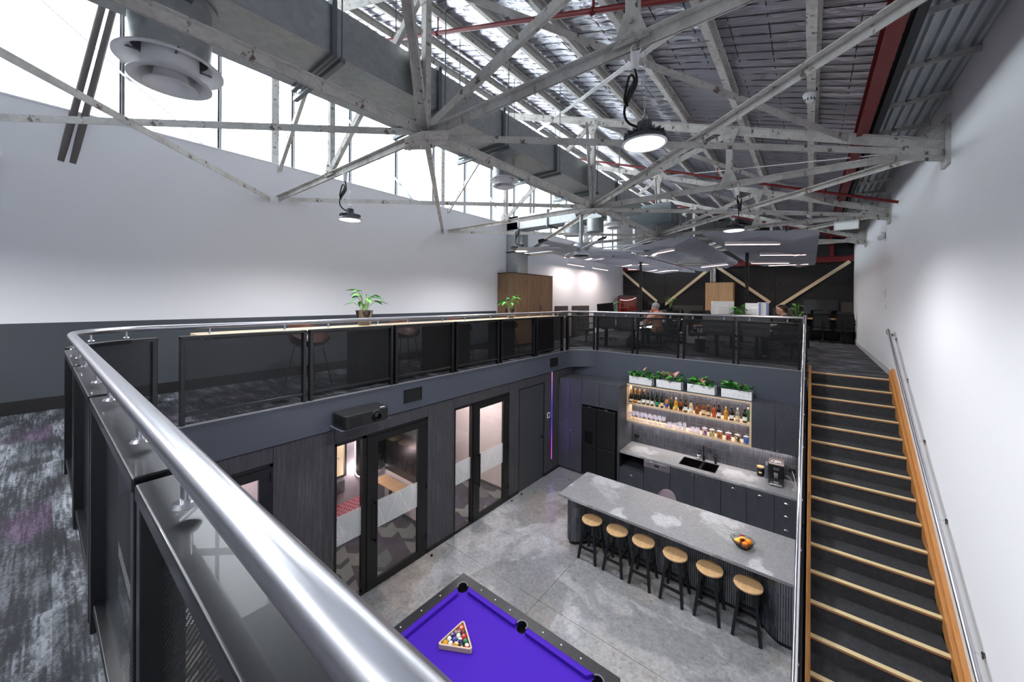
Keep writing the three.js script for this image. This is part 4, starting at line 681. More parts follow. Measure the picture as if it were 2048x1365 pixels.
// bottles on the upper tier
function bottle(x, z, o) {
  const t = thing(o.kind, o.label, 'bottle', [x, 1.866, z], rr(0, 6)), { h, r } = o;
  const P = { champagne: [[0, 0], [r, 0], [r, h * 0.38], [r * 0.85, h * 0.5], [r * 0.4, h * 0.68], [r * 0.34, h * 0.96], [0, h * 0.97]], wine: [[0, 0], [r, 0], [r, h * 0.56], [r * 0.8, h * 0.64], [r * 0.38, h * 0.72], [r * 0.36, h * 0.96], [0, h * 0.97]], spirit: [[0, 0], [r, 0], [r, h * 0.6], [r * 0.85, h * 0.68], [r * 0.38, h * 0.76], [r * 0.36, h * 0.95], [0, h * 0.95]], round: [[0, 0], [r * 0.7, 0], [r, h * 0.14], [r, h * 0.36], [r * 0.75, h * 0.52], [r * 0.36, h * 0.66], [r * 0.34, h * 0.93], [0, h * 0.93]] };
  const form = o.form || o.kind.replace('_bottle', ''), pts = (P[form] || P.spirit);
  mesh('glass', lathe(pts, 22), o.glass, t);
  if (o.lab) mesh('label', cyl(r * 1.012, r * 1.012, h * (o.lh || 0.22), 0, h * (o.ly || 0.1), 0, 22, true), o.lab, t);
  mesh('cap', form === 'champagne' ? lathe([[r * 0.46, h * 0.66], [r * 0.38, h * 0.92], [r * 0.42, h * 0.95], [r * 0.4, h], [0, h]], 16) : cyl(r * 0.4, r * 0.4, h * 0.14, 0, h * 0.86, 0, 16), o.cap, t);
}
{
  const g = (r, gg, b, ro = 0.08) => mat(S(r, gg, b), ro, 0, { clearcoat: 0.5 });
  const dk = g(18, 24, 18), am = g(150, 70, 24), gold = mat(S(222, 160, 70), 0.3, 0.6), wh = mat(S(236, 236, 232), 0.6), or = mat(S(245, 160, 30), 0.5), gr = mat(S(20, 150, 96), 0.5), cream = mat(S(226, 206, 160), 0.6), blk = M.black, hon = g(214, 150, 60), clr = mat(S(214, 200, 190), 0.06, 0, { transmission: 0.6, thickness: 0.02 });
  const B = [
    [-3.33, -8.72, 'champagne_bottle', dk, wh, gold, 'champagne bottle with gold foil at the left end of the shelf'], [-3.22, -8.71, 'champagne_bottle', dk, or, gold, 'champagne bottle with a bright orange label'], [-3.12, -8.7, 'champagne_bottle', dk, wh, gold, 'champagne bottle with pale label just right of the orange labelled one'],
    [-3.27, -8.83, 'champagne_bottle', dk, wh, gold, 'gold necked bottle standing behind the orange labelled one'], [-3.16, -8.83, 'champagne_bottle', dk, wh, gold, 'gold necked bottle in the back row behind the third bottle'], [-3.05, -8.83, 'champagne_bottle', dk, wh, gold, 'gold necked bottle in the back row, last of the gold ones'],
    [-3.02, -8.7, 'wine_bottle', dk, wh, blk, 'dark wine bottle with pale label, first right of the champagne'], [-2.92, -8.7, 'wine_bottle', dk, wh, blk, 'dark wine bottle with pale label, second right of the champagne'], [-2.82, -8.69, 'wine_bottle', dk, wh, blk, 'dark wine bottle left of the green labelled bottle'], [-2.71, -8.69, 'wine_bottle', dk, gr, blk, 'dark wine bottle with a bright green label'],
    [-2.87, -8.83, 'wine_bottle', dk, wh, blk, 'dark wine bottle in the back row left of the green label'], [-2.76, -8.83, 'wine_bottle', dk, wh, blk, 'dark wine bottle in the back row behind the green label'], [-2.64, -8.83, 'wine_bottle', dk, gr, blk, 'second green labelled bottle, in the back row'], [-2.6, -8.69, 'wine_bottle', g(30, 20, 26), cream, blk, 'dark bottle with a pale pink label'],
    [-2.5, -8.69, 'spirit_bottle', g(196, 130, 80), mat(S(60, 80, 150), 0.5), blk, 'amber bottle with a blue label'], [-2.4, -8.69, 'spirit_bottle', g(70, 66, 40), blk, gold, 'square shouldered bottle with a gold cap'], [-2.3, -8.69, 'spirit_bottle', hon, mat(S(236, 200, 80), 0.5), wh, 'slim bottle with a yellow label and white neck'], [-2.2, -8.69, 'spirit_bottle', am, blk, blk, 'amber whisky bottle with a slanting dark label'],
    [-2.1, -8.69, 'spirit_bottle', g(60, 34, 22), wh, blk, 'tall brown bottle with a white label'], [-1.99, -8.69, 'spirit_bottle', g(226, 196, 150), wh, blk, 'squat pale bottle with a broad white label'], [-1.87, -8.7, 'round_bottle', am, null, blk, 'round amber flask shaped bottle'], [-1.75, -8.7, 'spirit_bottle', am, cream, mat(S(40, 90, 60), 0.5), 'amber bottle with cream label and green cap'],
    [-1.65, -8.69, 'round_bottle', g(96, 44, 24), cream, gold, 'brown bottle with a round cream label'], [-1.545, -8.69, 'spirit_bottle', g(196, 84, 40), null, blk, 'wide reddish amber bottle without a front label'], [-1.455, -8.69, 'wine_bottle', g(34, 24, 24), wh, blk, 'slim dark bottle with a white label right of centre'], [-1.325, -8.67, 'spirit_bottle', hon, null, cream, 'squat golden bottle with a tall cork'],
    [-1.225, -8.7, 'spirit_bottle', blk, wh, blk, 'black bottle with a white patterned label'], [-1.12, -8.69, 'spirit_bottle', clr, cream, wh, 'clear bottle with a cream label near the right end'], [-0.995, -8.7, 'spirit_bottle', g(16, 18, 18), wh, blk, 'dark squat bottle with a diamond shaped white label'], [-0.955, -8.83, 'spirit_bottle', g(24, 96, 50), null, wh, 'green bottle in the right corner of the shelf']];
  for (const [x, z, kind, gl, lab, cap, label] of B) { const c = kind[0] === 'c', w = kind[0] === 'w', rd = kind[0] === 'r'; bottle(x, z, { kind, label, glass: gl, lab, cap, h: c ? 0.3 : w ? 0.29 : rd ? 0.23 : rr(0.25, 0.28), r: c ? 0.041 : w ? 0.036 : rd ? 0.05 : 0.039, lh: c ? 0.16 : w ? 0.26 : 0.28, ly: c ? 0.08 : 0.14 }); }
}
{ // glasses and sweet jars on the lower tier
  const y = 1.453, wine = lathe([[0.0, 0], [0.034, 0.001], [0.034, 0.004], [0.005, 0.008], [0.0045, 0.075], [0.012, 0.085], [0.036, 0.115], [0.041, 0.145], [0.034, 0.19], [0.0325, 0.19], [0.0385, 0.145], [0.034, 0.117], [0.006, 0.09], [0, 0.09]], 20), tum = lathe([[0, 0], [0.034, 0], [0.04, 0.09], [0.038, 0.09], [0.033, 0.012], [0, 0.012]], 18), tall = lathe([[0, 0], [0.028, 0], [0.033, 0.14], [0.031, 0.14], [0.027, 0.012], [0, 0.012]], 18);
  for (const g of [wine, tum, tall]) { const h = plain(g); g.userData.done = true; }
  const put = (n, ge, x, z, l, gr) => tag(mesh(n, ge.clone(), M.glassware), l, 'glass', gr).position.set(x, y, z);
  [-3.32, -3.23, -3.12, -3.04, -2.93, -2.82, -2.72, -2.62].forEach((x, k) => { put('wine_glass', wine, x, -8.66, `stemmed wine glass in the front row of the lower oak tier, ${ORD[k]} from the left`, 'wine glasses on the lower tier'); put('wine_glass', wine, x + 0.04, -8.77, `stemmed wine glass in the back row of the lower oak tier, ${ORD[k]} from the left`, 'wine glasses on the lower tier'); });
  [[-2.49, -8.66], [-2.4, -8.66], [-2.45, -8.76], [-2.36, -8.75]].forEach((p, k) => put('tumbler', tum, ...p, `short clear tumbler right of the wine glasses, ${k < 2 ? 'front' : 'back'} row, ${ORD[k % 2]} from the left`, 'tumblers on the lower tier'));
  [[-2.27, -8.66], [-2.19, -8.66], [-2.11, -8.67], [-2.23, -8.77], [-2.14, -8.78]].forEach((p, k) => put('highball_glass', tall, ...p, `tall straight glass mid lower tier, ${k < 3 ? 'front' : 'back'} row, ${ORD[k % 3]} from the left`, 'tall glasses on the lower tier'));
  [[-2.0, -8.68], [-1.92, -8.67], [-1.84, -8.67], [-1.96, -8.77], [-1.87, -8.77]].forEach((p, k) => put('tumbler', tum, ...p, `short clear glass left of the sweet jars, ${k < 3 ? 'front' : 'back'} row, ${ORD[k % 3]} from the left`, 'small glasses beside the jars'));
  const J = [[-1.715, [S(200, 60, 70), S(60, 100, 190), S(240, 220, 210)], 'red and blue'], [-1.575, [S(190, 180, 70), S(240, 232, 190), S(70, 60, 30)], 'pale green and cream'], [-1.435, [S(240, 180, 40), S(190, 50, 30), S(230, 120, 40), S(90, 50, 20)], 'orange and yellow'], [-1.275, [S(190, 40, 70), S(230, 120, 140), S(120, 20, 40)], 'crimson'], [-1.115, [S(140, 20, 40), S(40, 26, 20), S(240, 225, 170), S(240, 225, 170)], 'dark red and cream'], [-0.965, [S(30, 110, 220), S(70, 150, 240), S(20, 80, 180)], 'bright blue']];
  J.forEach(([x, cs, nm]) => {
    const t = thing('sweet_jar', `round glass jar with lid, filled with ${nm} wrapped sweets`, 'jar', [x, y, -8.67]);
    mesh('jar', lathe([[0, 0], [0.054, 0], [0.058, 0.012], [0.058, 0.13], [0.05, 0.142], [0.048, 0.142], [0.055, 0.128], [0.055, 0.014], [0, 0.006]], 24), M.glass, t);
    mesh('lid', lathe([[0, 0.178], [0.012, 0.176], [0.014, 0.168], [0.006, 0.16], [0.03, 0.158], [0.053, 0.15], [0.055, 0.143], [0, 0.143]], 24), mat(S(236, 230, 236), 0.1, 0, { transmission: 0.5, thickness: 0 }), t);
    const im = new THREE.InstancedMesh(new THREE.SphereGeometry(0.013, 7, 5), mat(0xffffff, 0.35), 110), m4 = new THREE.Matrix4();
    for (let k = 0; k < 110; k++) { const a = rr(0, 6.283), r = 0.042 * Math.sqrt(rnd()); im.setMatrixAt(k, m4.makeRotationFromEuler(new THREE.Euler(rr(0, 3), rr(0, 3), 0)).scale(V(1, 0.7, 1.2)).setPosition(r * Math.cos(a), 0.02 + 0.088 * (k / 110), r * Math.sin(a))); im.setColorAt(k, cs[(rnd() * cs.length) | 0]); }
    im.name = 'sweets'; im.userData.kind = 'stuff'; t.add(im);
  });
}
// white planters on top of the shelf
[[-3.075, 'left most, by the fridge cupboard', 0.35], [-2.445, 'with two large pink leaves, second from the fridge', 0.6], [-1.79, 'with a pink leaf cluster, third from the fridge', 0.5], [-1.14, 'mostly plain green, nearest the stairs', 0.12]].forEach(([x, w, pk], n) => {
  const t = thing('planter', `white faceted planter of leafy plants, ${w}`.replace('left most', 'leftmost'), 'planter', [x, 2.336, -8.7]);
  const front = []; for (let k = 0; k < 6; k++) { const a = -0.27 + 0.09 * k; front.push(new THREE.ConeGeometry(0.06, 0.014, 4).rotateX(Math.PI / 2).rotateZ(0.785).scale(0.7, 1.3, 1).translate(a + 0.045, 0.085, 0.083)); }
  mesh('trough', [bb(-0.275, 0.275, 0, 0.17, 0.07, 0.08), bb(-0.275, 0.275, 0, 0.17, -0.08, -0.07), bb(-0.275, -0.265, 0, 0.17, -0.08, 0.08), bb(0.265, 0.275, 0, 0.17, -0.08, 0.08), bb(-0.27, 0.27, 0, 0.15, -0.07, 0.07), ...front], M.plastic, t);
  mesh('soil', bb(-0.265, 0.265, 0.15, 0.155, -0.07, 0.07), M.soil, t);
  for (let k = 0; k < 56; k++) {
    const px = rr(-0.25, 0.25), pink = rnd() < pk * 0.5 && Math.abs(px) < 0.14, l = mesh('leaf', LEAF.broad[k % 3], pink ? M.leafPink : k % 3 === 0 ? M.leafLight : k % 3 === 1 ? M.leaf : M.leafDark, t);
    l.position.set(px, 0.15 + (pink ? rr(0.1, 0.16) : rr(0.01, 0.13)), rr(-0.05, 0.06)); l.rotation.set(rr(-1.15, 0.05), rr(-2.2, 2.2) + (px > 0 ? 0.5 : -0.5), rr(-0.3, 0.3), 'YXZ'); l.scale.setScalar(rr(0.95, 1.5));
  }
});
// ---------- island, stools, fruit bowl ----------
{
  const t = thing('island', 'long grey topped kitchen island clad in slim dark tiles with curved ends', 'island', [0, 0, 0]);
  const p = [[-3.33, -6.7], [-3.33, -5.8]]; const q = (a, b, n, f) => { for (let k = 1; k <= n; k++) p.push(f(k / n)); };
  q(0, 0, 6, s => [-3.33 + 0.1 * (1 - Math.cos(s * 1.57)), -5.8 + 0.1 * Math.sin(s * 1.57)]); q(0, 0, 14, s => [-3.23 + 0.3 * s, -5.7 - 0.24 * sstep(0, 1, s)]);
  p.push([-0.6, -5.94]); q(0, 0, 16, s => [-0.6 + 0.36 * s, -5.94 + 0.27 * sstep(0, 1, s)]); p.push([-0.115, -5.67]);
  const base = new THREE.Shape(p.map(([x, z]) => new THREE.Vector2(x, -z))); base.lineTo(-0.115, 6.68); base.closePath();
  mesh('plinth', ext(base, 0.065).rotateX(-Math.PI / 2).scale(1, 1, 1), M.black, t).position.z = -0.03;
  mesh('body', ext(base, 0.735).rotateX(-Math.PI / 2).translate(0, 0.065, 0), M.grout, t);
  const top = new THREE.Shape(); top.moveTo(-3.46, 5.66); top.lineTo(-0.115, 5.66); top.lineTo(-0.115, 6.75); top.lineTo(-3.42, 6.75); top.quadraticCurveTo(-3.46, 6.75, -3.46, 6.71); top.closePath();
  mesh('top', ext(top, 0.04).rotateX(-Math.PI / 2).translate(0, 0.8, 0), M.stone, t);
  const pts = p.map(([x, z]) => V(x, 0, z)), l = []; let acc = 0, next = 0.015;
  for (let i = 0; i < pts.length - 1; i++) {
    const d = pts[i + 1].clone().sub(pts[i]), L = d.length(); d.normalize();
    while (next < acc + L) { const c = pts[i].clone().addScaledVector(d, next - acc); for (let r = 0; r < 5; r++) { const m = new THREE.Matrix4().makeRotationY(-Math.atan2(d.z, d.x)); m.setPosition(c.x - d.z * 0.004, 0.066 + 0.0735 + r * 0.147, c.z + d.x * 0.004); l.push(m); } next += 0.0265; }
    acc += L;
  }
  tiles(t, l, 0.0212, 0.141, 0.008, mat(0xffffff, 0.3), TONES);
}
function stool() {
  const t = thing('bar_stool', '', 'stool', [-2.815, 0, -5.68], 0, 'round oak stools along the island');
  mesh('seat', lathe([[0, 0.585], [0.155, 0.585], [0.166, 0.592], [0.168, 0.605], [0.162, 0.618], [0.12, 0.616], [0, 0.61]], 40), M.oak, t);
  for (const [sx, sz] of [[1, 1], [-1, 1], [1, -1], [-1, -1]]) mesh('leg', bar(V(0.085 * sx, 0.586, 0.1 * sz), V(0.152 * sx, 0.0, 0.185 * sz), 0.034, 0.036, V(1, 0, 0)), M.darkMetal, t);
  mesh('stretcher', bar(V(-0.13, 0.19, 0.158), V(0.13, 0.19, 0.158), 0.022, 0.034), M.darkMetal, t); mesh('stretcher', bar(V(-0.13, 0.19, -0.158), V(0.13, 0.19, -0.158), 0.022, 0.034), M.darkMetal, t);
  for (const s of [-1, 1]) mesh('stretcher', bar(V(0.122 * s, 0.27, -0.14), V(0.122 * s, 0.27, 0.14), 0.02, 0.03), M.darkMetal, t);
  mesh('under_frame', [bb(-0.1, 0.1, 0.56, 0.586, 0.07, 0.1), bb(-0.1, 0.1, 0.56, 0.586, -0.1, -0.07)], M.darkMetal, t);
  return t;
}
{
  const s0 = stool(), w = ['the end farthest from the stairs', 'second from the far end', 'third from the far end', 'fourth from the far end', 'second from the stairs, left of the end one', 'the end nearest the stairs'];
  [-2.815, -2.375, -1.955, -1.495, -1.045, -0.595].forEach((x, k) => { const l = `round oak stool at the island, ${w[k]}`; if (k) dup(s0, [x, 0, -5.68], 0.02 * (k % 3 - 1), l); else { s0.userData.label = l; } });
}
{
  const c = thing('tub_chair', 'mauve grey tub chair tucked behind the island, only its back showing', 'chair', [-2.07, 0, -7.08], 0); c.scale.set(0.82, 0.86, 0.9);
  const g = []; const sh = new THREE.Shape(); sh.moveTo(-0.24, 0.4); sh.quadraticCurveTo(-0.26, 0.68, -0.12, 0.78); sh.quadraticCurveTo(0, 0.83, 0.12, 0.78); sh.quadraticCurveTo(0.26, 0.68, 0.24, 0.4); sh.closePath();
  const e = ext(sh, 0.03, 16), ps = e.attributes.position; for (let i = 0; i < ps.count; i++) { const x = ps.getX(i); ps.setZ(i, ps.getZ(i) - 0.22 + 1.6 * x * x - 0.25 * (ps.getY(i) - 0.4)); } e.computeVertexNormals();
  mesh('back', e, mat(S(120, 108, 116), 0.9), c); mesh('seat', rb(0.44, 0.06, 0.4, 0.028, 0, 0.4, 0, 3), mat(S(120, 108, 116), 0.9), c);
  for (const [a, b] of [[1, 1], [-1, 1], [1, -1], [-1, -1]]) mesh('leg', rod(V(0.12 * a, 0.38, 0.1 * b), V(0.22 * a, 0, 0.2 * b), 0.011), M.black, c);
  const b = thing('fruit_bowl', 'spiral wire fruit bowl on the grey island top', 'bowl', [-0.7, 0.84, -6.07]), rings = [];
  for (let k = 0; k < 7; k++) { const s = k / 6; rings.push(new THREE.TorusGeometry(0.06 + 0.085 * Math.pow(s, 0.8), 0.0035, 6, 36).rotateX(Math.PI / 2).rotateZ(0.04).rotateX(-0.1 * s).translate(-0.01 * s, 0.006 + 0.1 * s, -0.012 * s)); }
  for (let k = 0; k < 4; k++) { const a = k * 1.57 + 0.5; rings.push(tube([[0.05 * Math.cos(a), 0.004, 0.05 * Math.sin(a)], [0.1 * Math.cos(a), 0.04, 0.1 * Math.sin(a)], [0.143 * Math.cos(a), 0.105, 0.143 * Math.sin(a)]], 0.0032, 12, 6)); }
  mesh('wire_frame', [...rings, cyl(0.06, 0.06, 0.003, 0, 0.002, 0, 28)], M.darkMetal, b);
  const fruit = (n, ge, m, x, y, z, l, cat) => { const o = mesh(n, ge, m); o.position.set(-0.7 + x, 0.84 + y, -6.07 + z); return tag(o, l, cat || 'fruit'); };
  const om = mat(S(248, 140, 24), 0.5), bump = mat(S(250, 200, 90), 0.5), red = mat(S(150, 26, 34), 0.3), ylw = mat(S(246, 196, 96), 0.5);
  fruit('orange', sph(0.042), om, 0.062, 0.085, -0.03, 'orange at the stair side of the wire bowl, the highest fruit'); fruit('orange', sph(0.043), om, 0.03, 0.07, 0.05, 'orange at the front of the wire bowl'); fruit('orange', sph(0.038), om, -0.06, 0.06, -0.025, 'orange half hidden behind the yellow apple');
  fruit('apple', lathe([[0, 0.01], [0.02, 0], [0.036, 0.02], [0.039, 0.045], [0.03, 0.066], [0.012, 0.068], [0, 0.06]]), red, -0.02, 0.06, -0.06, 'dark red apple at the back of the wire bowl'); fruit('apple', lathe([[0, 0.01], [0.02, 0], [0.036, 0.02], [0.039, 0.045], [0.03, 0.066], [0.012, 0.068], [0, 0.06]]), red, 0.01, 0.012, 0.015, 'dark red apple at the bottom of the wire bowl'); fruit('apple', lathe([[0, 0.01], [0.02, 0], [0.036, 0.02], [0.039, 0.045], [0.03, 0.066], [0.012, 0.068], [0, 0.06]]), bump, -0.068, 0.045, 0.035, 'yellow blushed apple at the left of the wire bowl');
  fruit('banana', tube([[-0.06, 0.0, 0.03], [-0.03, 0.025, 0.0], [0.01, 0.035, -0.02], [0.05, 0.02, -0.03]], 0.016, 20, 8), ylw, -0.01, 0.09, 0.0, 'curved banana lying across the top of the fruit');
}
// ---------- pool table ----------
import { Brush, Evaluator, SUBTRACTION } from 'three-bvh-csg';
{
  const x0 = -3.47, x1 = -1.355, z0 = -3.35, z1 = -1.92, ev = new Evaluator(); ev.useGroups = false;
  const cut = (g, holes) => { let a = new Brush(g); a.updateMatrixWorld(); for (const h of holes) { const b = new Brush(h); b.updateMatrixWorld(); a = ev.evaluate(a, b, SUBTRACTION); } return a.geometry; };
  const pk = [[x0 + 0.155, z0 + 0.165], [(x0 + x1) / 2, z0 + 0.14], [x1 - 0.155, z0 + 0.165], [x0 + 0.155, z1 - 0.165], [(x0 + x1) / 2, z1 - 0.14], [x1 - 0.155, z1 - 0.165]];
  const holes = pk.map(([x, z]) => new THREE.CylinderGeometry(0.058, 0.058, 0.6, 32).translate(x, 0.7, z));
  const t = thing('pool_table', 'black framed pool table covered in vivid purple cloth', 'pool table', [0, 0, 0]);
  mesh('rail_top', cut(rbb(x0, x1, 0.655, 0.74, z0, z1, 0.008), [bb(x0 + 0.125, x1 - 0.125, 0.6, 0.8, z0 + 0.125, z1 - 0.125), ...holes]), mat(S(150, 150, 156), 0.4, 0, { map: T.blackOak }), t);
  mesh('cloth', cut(bb(x0 + 0.12, x1 - 0.12, 0.67, 0.7, z0 + 0.12, z1 - 0.12), holes), M.purple, t, 'purple playing cloth');
  mesh('cloth_line', [bb(-2.915, -2.913, 0.7, 0.7008, z0 + 0.19, z1 - 0.19)], mat(S(50, 14, 140), 0.9), t);
  const cu = (ax, az, bx, bz, nx, nz, e0, e1) => { // cushion from a to b along the rail, nose towards n
    const L = Math.hypot(bx - ax, bz - az), s = new THREE.Shape(); s.moveTo(0, 0); s.lineTo(L, 0); s.lineTo(L - e1, 0.06); s.lineTo(e0, 0.06); s.closePath();
    const g = ext(s, 0.034).rotateX(-Math.PI / 2), m = new THREE.Matrix4().makeBasis(V((bx - ax) / L, 0, (bz - az) / L), V(0, 1, 0), V(-nx, 0, -nz)).setPosition(ax, 0.704, az); const d = g.applyMatrix4(m); if (m.determinant() < 0) { const p = d.attributes.position, n = d.attributes.normal; for (let i = 0; i < p.count; i += 3) for (const A of [p, n]) for (const f of ['X', 'Y', 'Z']) { const q = A['get' + f](i + 1); A['set' + f](i + 1, A['get' + f](i + 2)); A['set' + f](i + 2, q); } } return d;
  };
  const xm = (x0 + x1) / 2, iz0 = z0 + 0.125, iz1 = z1 - 0.125, ix0 = x0 + 0.125, ix1 = x1 - 0.125;
  for (const [a, b, c, d, nx, nz, e0, e1] of [[x0 + 0.215, iz0, xm - 0.062, iz0, 0, 1, 0.05, 0.015], [xm + 0.062, iz0, x1 - 0.215, iz0, 0, 1, 0.015, 0.05], [x0 + 0.215, iz1, xm - 0.062, iz1, 0, -1, 0.05, 0.015], [xm + 0.062, iz1, x1 - 0.215, iz1, 0, -1, 0.015, 0.05], [ix0, z0 + 0.225, ix0, z1 - 0.225, 1, 0, 0.05, 0.05], [ix1, z0 + 0.225, ix1, z1 - 0.225, -1, 0, 0.05, 0.05]]) mesh('cushion', cu(a, b, c, d, nx, nz, e0, e1), M.purple, t, 'purple cushion');
  for (const [x, z] of pk) {
    const out = Math.atan2(z - (z0 + z1) / 2 > 0 ? 1 : -1, Math.abs(x - xm) < 0.1 ? 0 : x > xm ? 1 : -1);
    const p = mesh('pocket', [cyl(0.05, 0.058, 0.14, x, 0.56, z, 28, true), cyl(0.05, 0.05, 0.004, x, 0.56, z, 28)], mat(S(10, 10, 11), 0.8, 0, { side: THREE.DoubleSide }), t);
    mesh('pocket_liner', new THREE.TorusGeometry(0.058, 0.007, 8, 28, 3.6).rotateZ(-1.8).rotateX(-Math.PI / 2).rotateY(-out).translate(x, 0.741, z), mat(S(120, 122, 128), 0.45), p);
  }
  const dots = []; for (let k = 1; k < 8; k++) if (k !== 4) for (const z of [z0 + 0.068, z1 - 0.068]) dots.push([lerp(x0 + 0.155, x1 - 0.155, k / 8), z]); for (let k = 1; k < 4; k++) for (const x of [x0 + 0.06, x1 - 0.06]) dots.push([x, lerp(z0 + 0.165, z1 - 0.165, k / 4)]);
  for (const [x, z] of dots) mesh('sight_dot', cyl(0.008, 0.008, 0.003, x, 0.7395, z, 12), M.plastic, t);
  mesh('apron', rbb(x0 + 0.05, x1 - 0.05, 0.45, 0.655, z0 + 0.05, z1 - 0.05, 0.006), M.black, t);
  for (const x of [x0 + 0.22, x1 - 0.22]) for (const z of [z0 + 0.2, z1 - 0.2]) mesh('leg', rb(0.14, 0.46, 0.14, 0.01, x, 0.23, z), M.black, t);
  mesh('corner_cap', pk.filter((_, k) => k !== 1 && k !== 4).map(([x, z]) => rb(0.03, 0.06, 0.03, 0.006, x < xm ? x0 + 0.01 : x1 - 0.01, 0.7, z < -2.6 ? z0 + 0.01 : z1 - 0.01)), M.chrome, t).removeFromParent();
  // rack and balls
  const C = V(-2.838, 0.7, -2.663), R = 0.132, vx = k => { const a = [-Math.PI * 2 / 3, Math.PI * 2 / 3, 0][k]; return V(Math.cos(a), 0, Math.sin(a)); };
  const tri = (r, rad) => { const s = new THREE.Shape(), v = [0, 1, 2].map(k => vx(k).multiplyScalar(r)), a = v.map((p, k) => { const q = v[(k + 1) % 3], o = v[(k + 2) % 3], d1 = o.clone().sub(p).normalize().multiplyScalar(rad), d2 = q.clone().sub(p).normalize().multiplyScalar(rad); return [p.clone().add(d1), p, p.clone().add(d2)]; }); a.forEach(([b, m, e], k) => { k ? s.lineTo(b.x, b.z) : s.moveTo(b.x, b.z); s.quadraticCurveTo(m.x, m.z, e.x, e.z); }); s.closePath(); return s; };
  const sh = tri(R + 0.085, 0.045); sh.holes.push(tri(R + 0.06, 0.03));
  const rk = thing('ball_rack', 'pale timber triangle rack holding the pool balls on purple cloth', 'ball rack', [C.x, 0.7005, C.z]);
  mesh('frame', new THREE.ExtrudeGeometry(sh, { depth: 0.044, bevelEnabled: true, bevelSize: 0.003, bevelThickness: 0.003, bevelSegments: 1, curveSegments: 8 }).rotateX(Math.PI / 2).translate(0, 0.047, 0), mat(0xffffff, 0.5, 0, { map: T.oakPale }), rk);
  const A = vx(0).multiplyScalar(R), L = vx(1).multiplyScalar(R), Rr = vx(2).multiplyScalar(R);
  const yel = '#f2b01a', blu = '#1d3f9c', redc = '#d8202c', pur = '#43187a', ora = '#f2641e', grn = '#0d7a4c', mar = '#7d1526', blk = '#131316';
  const balls = [[5, ora, 0, 'plain orange'], [15, mar, 1, 'maroon striped'], [7, mar, 0, 'plain maroon'], [4, pur, 0, 'plain purple'], [14, grn, 1, 'green striped'], [3, redc, 0, 'plain red'], [10, blu, 1, 'blue striped'], [2, blu, 0, 'plain blue'], [12, pur, 1, 'purple striped'], [6, grn, 0, 'plain green'], [1, yel, 0, 'plain yellow'], [13, ora, 1, 'orange striped'], [9, yel, 1, 'yellow striped'], [8, blk, 0, 'plain black'], [11, redc, 1, 'red striped']];
  let n = 0;
  for (let r = 0; r < 5; r++) for (let i = 0; i <= r; i++) {
    const [num, col, stripe, nm] = balls[n++], e1 = A.clone().lerp(L, r / 4), e2 = A.clone().lerp(Rr, r / 4), p = e1.lerp(e2, r ? i / r : 0).add(C);
    const tx = canvasTex(128, 64, (c, w, h) => { c.fillStyle = stripe ? '#f4efe2' : col; c.fillRect(0, 0, w, h); if (stripe) { c.fillStyle = col; c.fillRect(0, h * 0.3, w, h * 0.4); } for (const x of [0.25, 0.75]) { c.fillStyle = '#f4efe2'; c.beginPath(); c.arc(w * x, h / 2, 8, 0, 7); c.fill(); c.fillStyle = '#111'; c.font = 'bold 11px sans-serif'; c.textAlign = 'center'; c.textBaseline = 'middle'; c.fillText(String(num), w * x, h / 2 + 0.5); } });
    const g = new THREE.SphereGeometry(0.0283, 24, 16); g.userData.done = true;
    const b = mesh('pool_ball', g, mat(0xffffff, 0.1, 0, { map: tx, clearcoat: 1 })); b.position.set(p.x, 0.7288, p.z); b.rotation.set(rr(-1.2, 0.4), rr(0, 6), rr(-0.6, 0.6)); tag(b, `${nm} pool ball inside the timber triangle`, 'pool ball');
  }
}
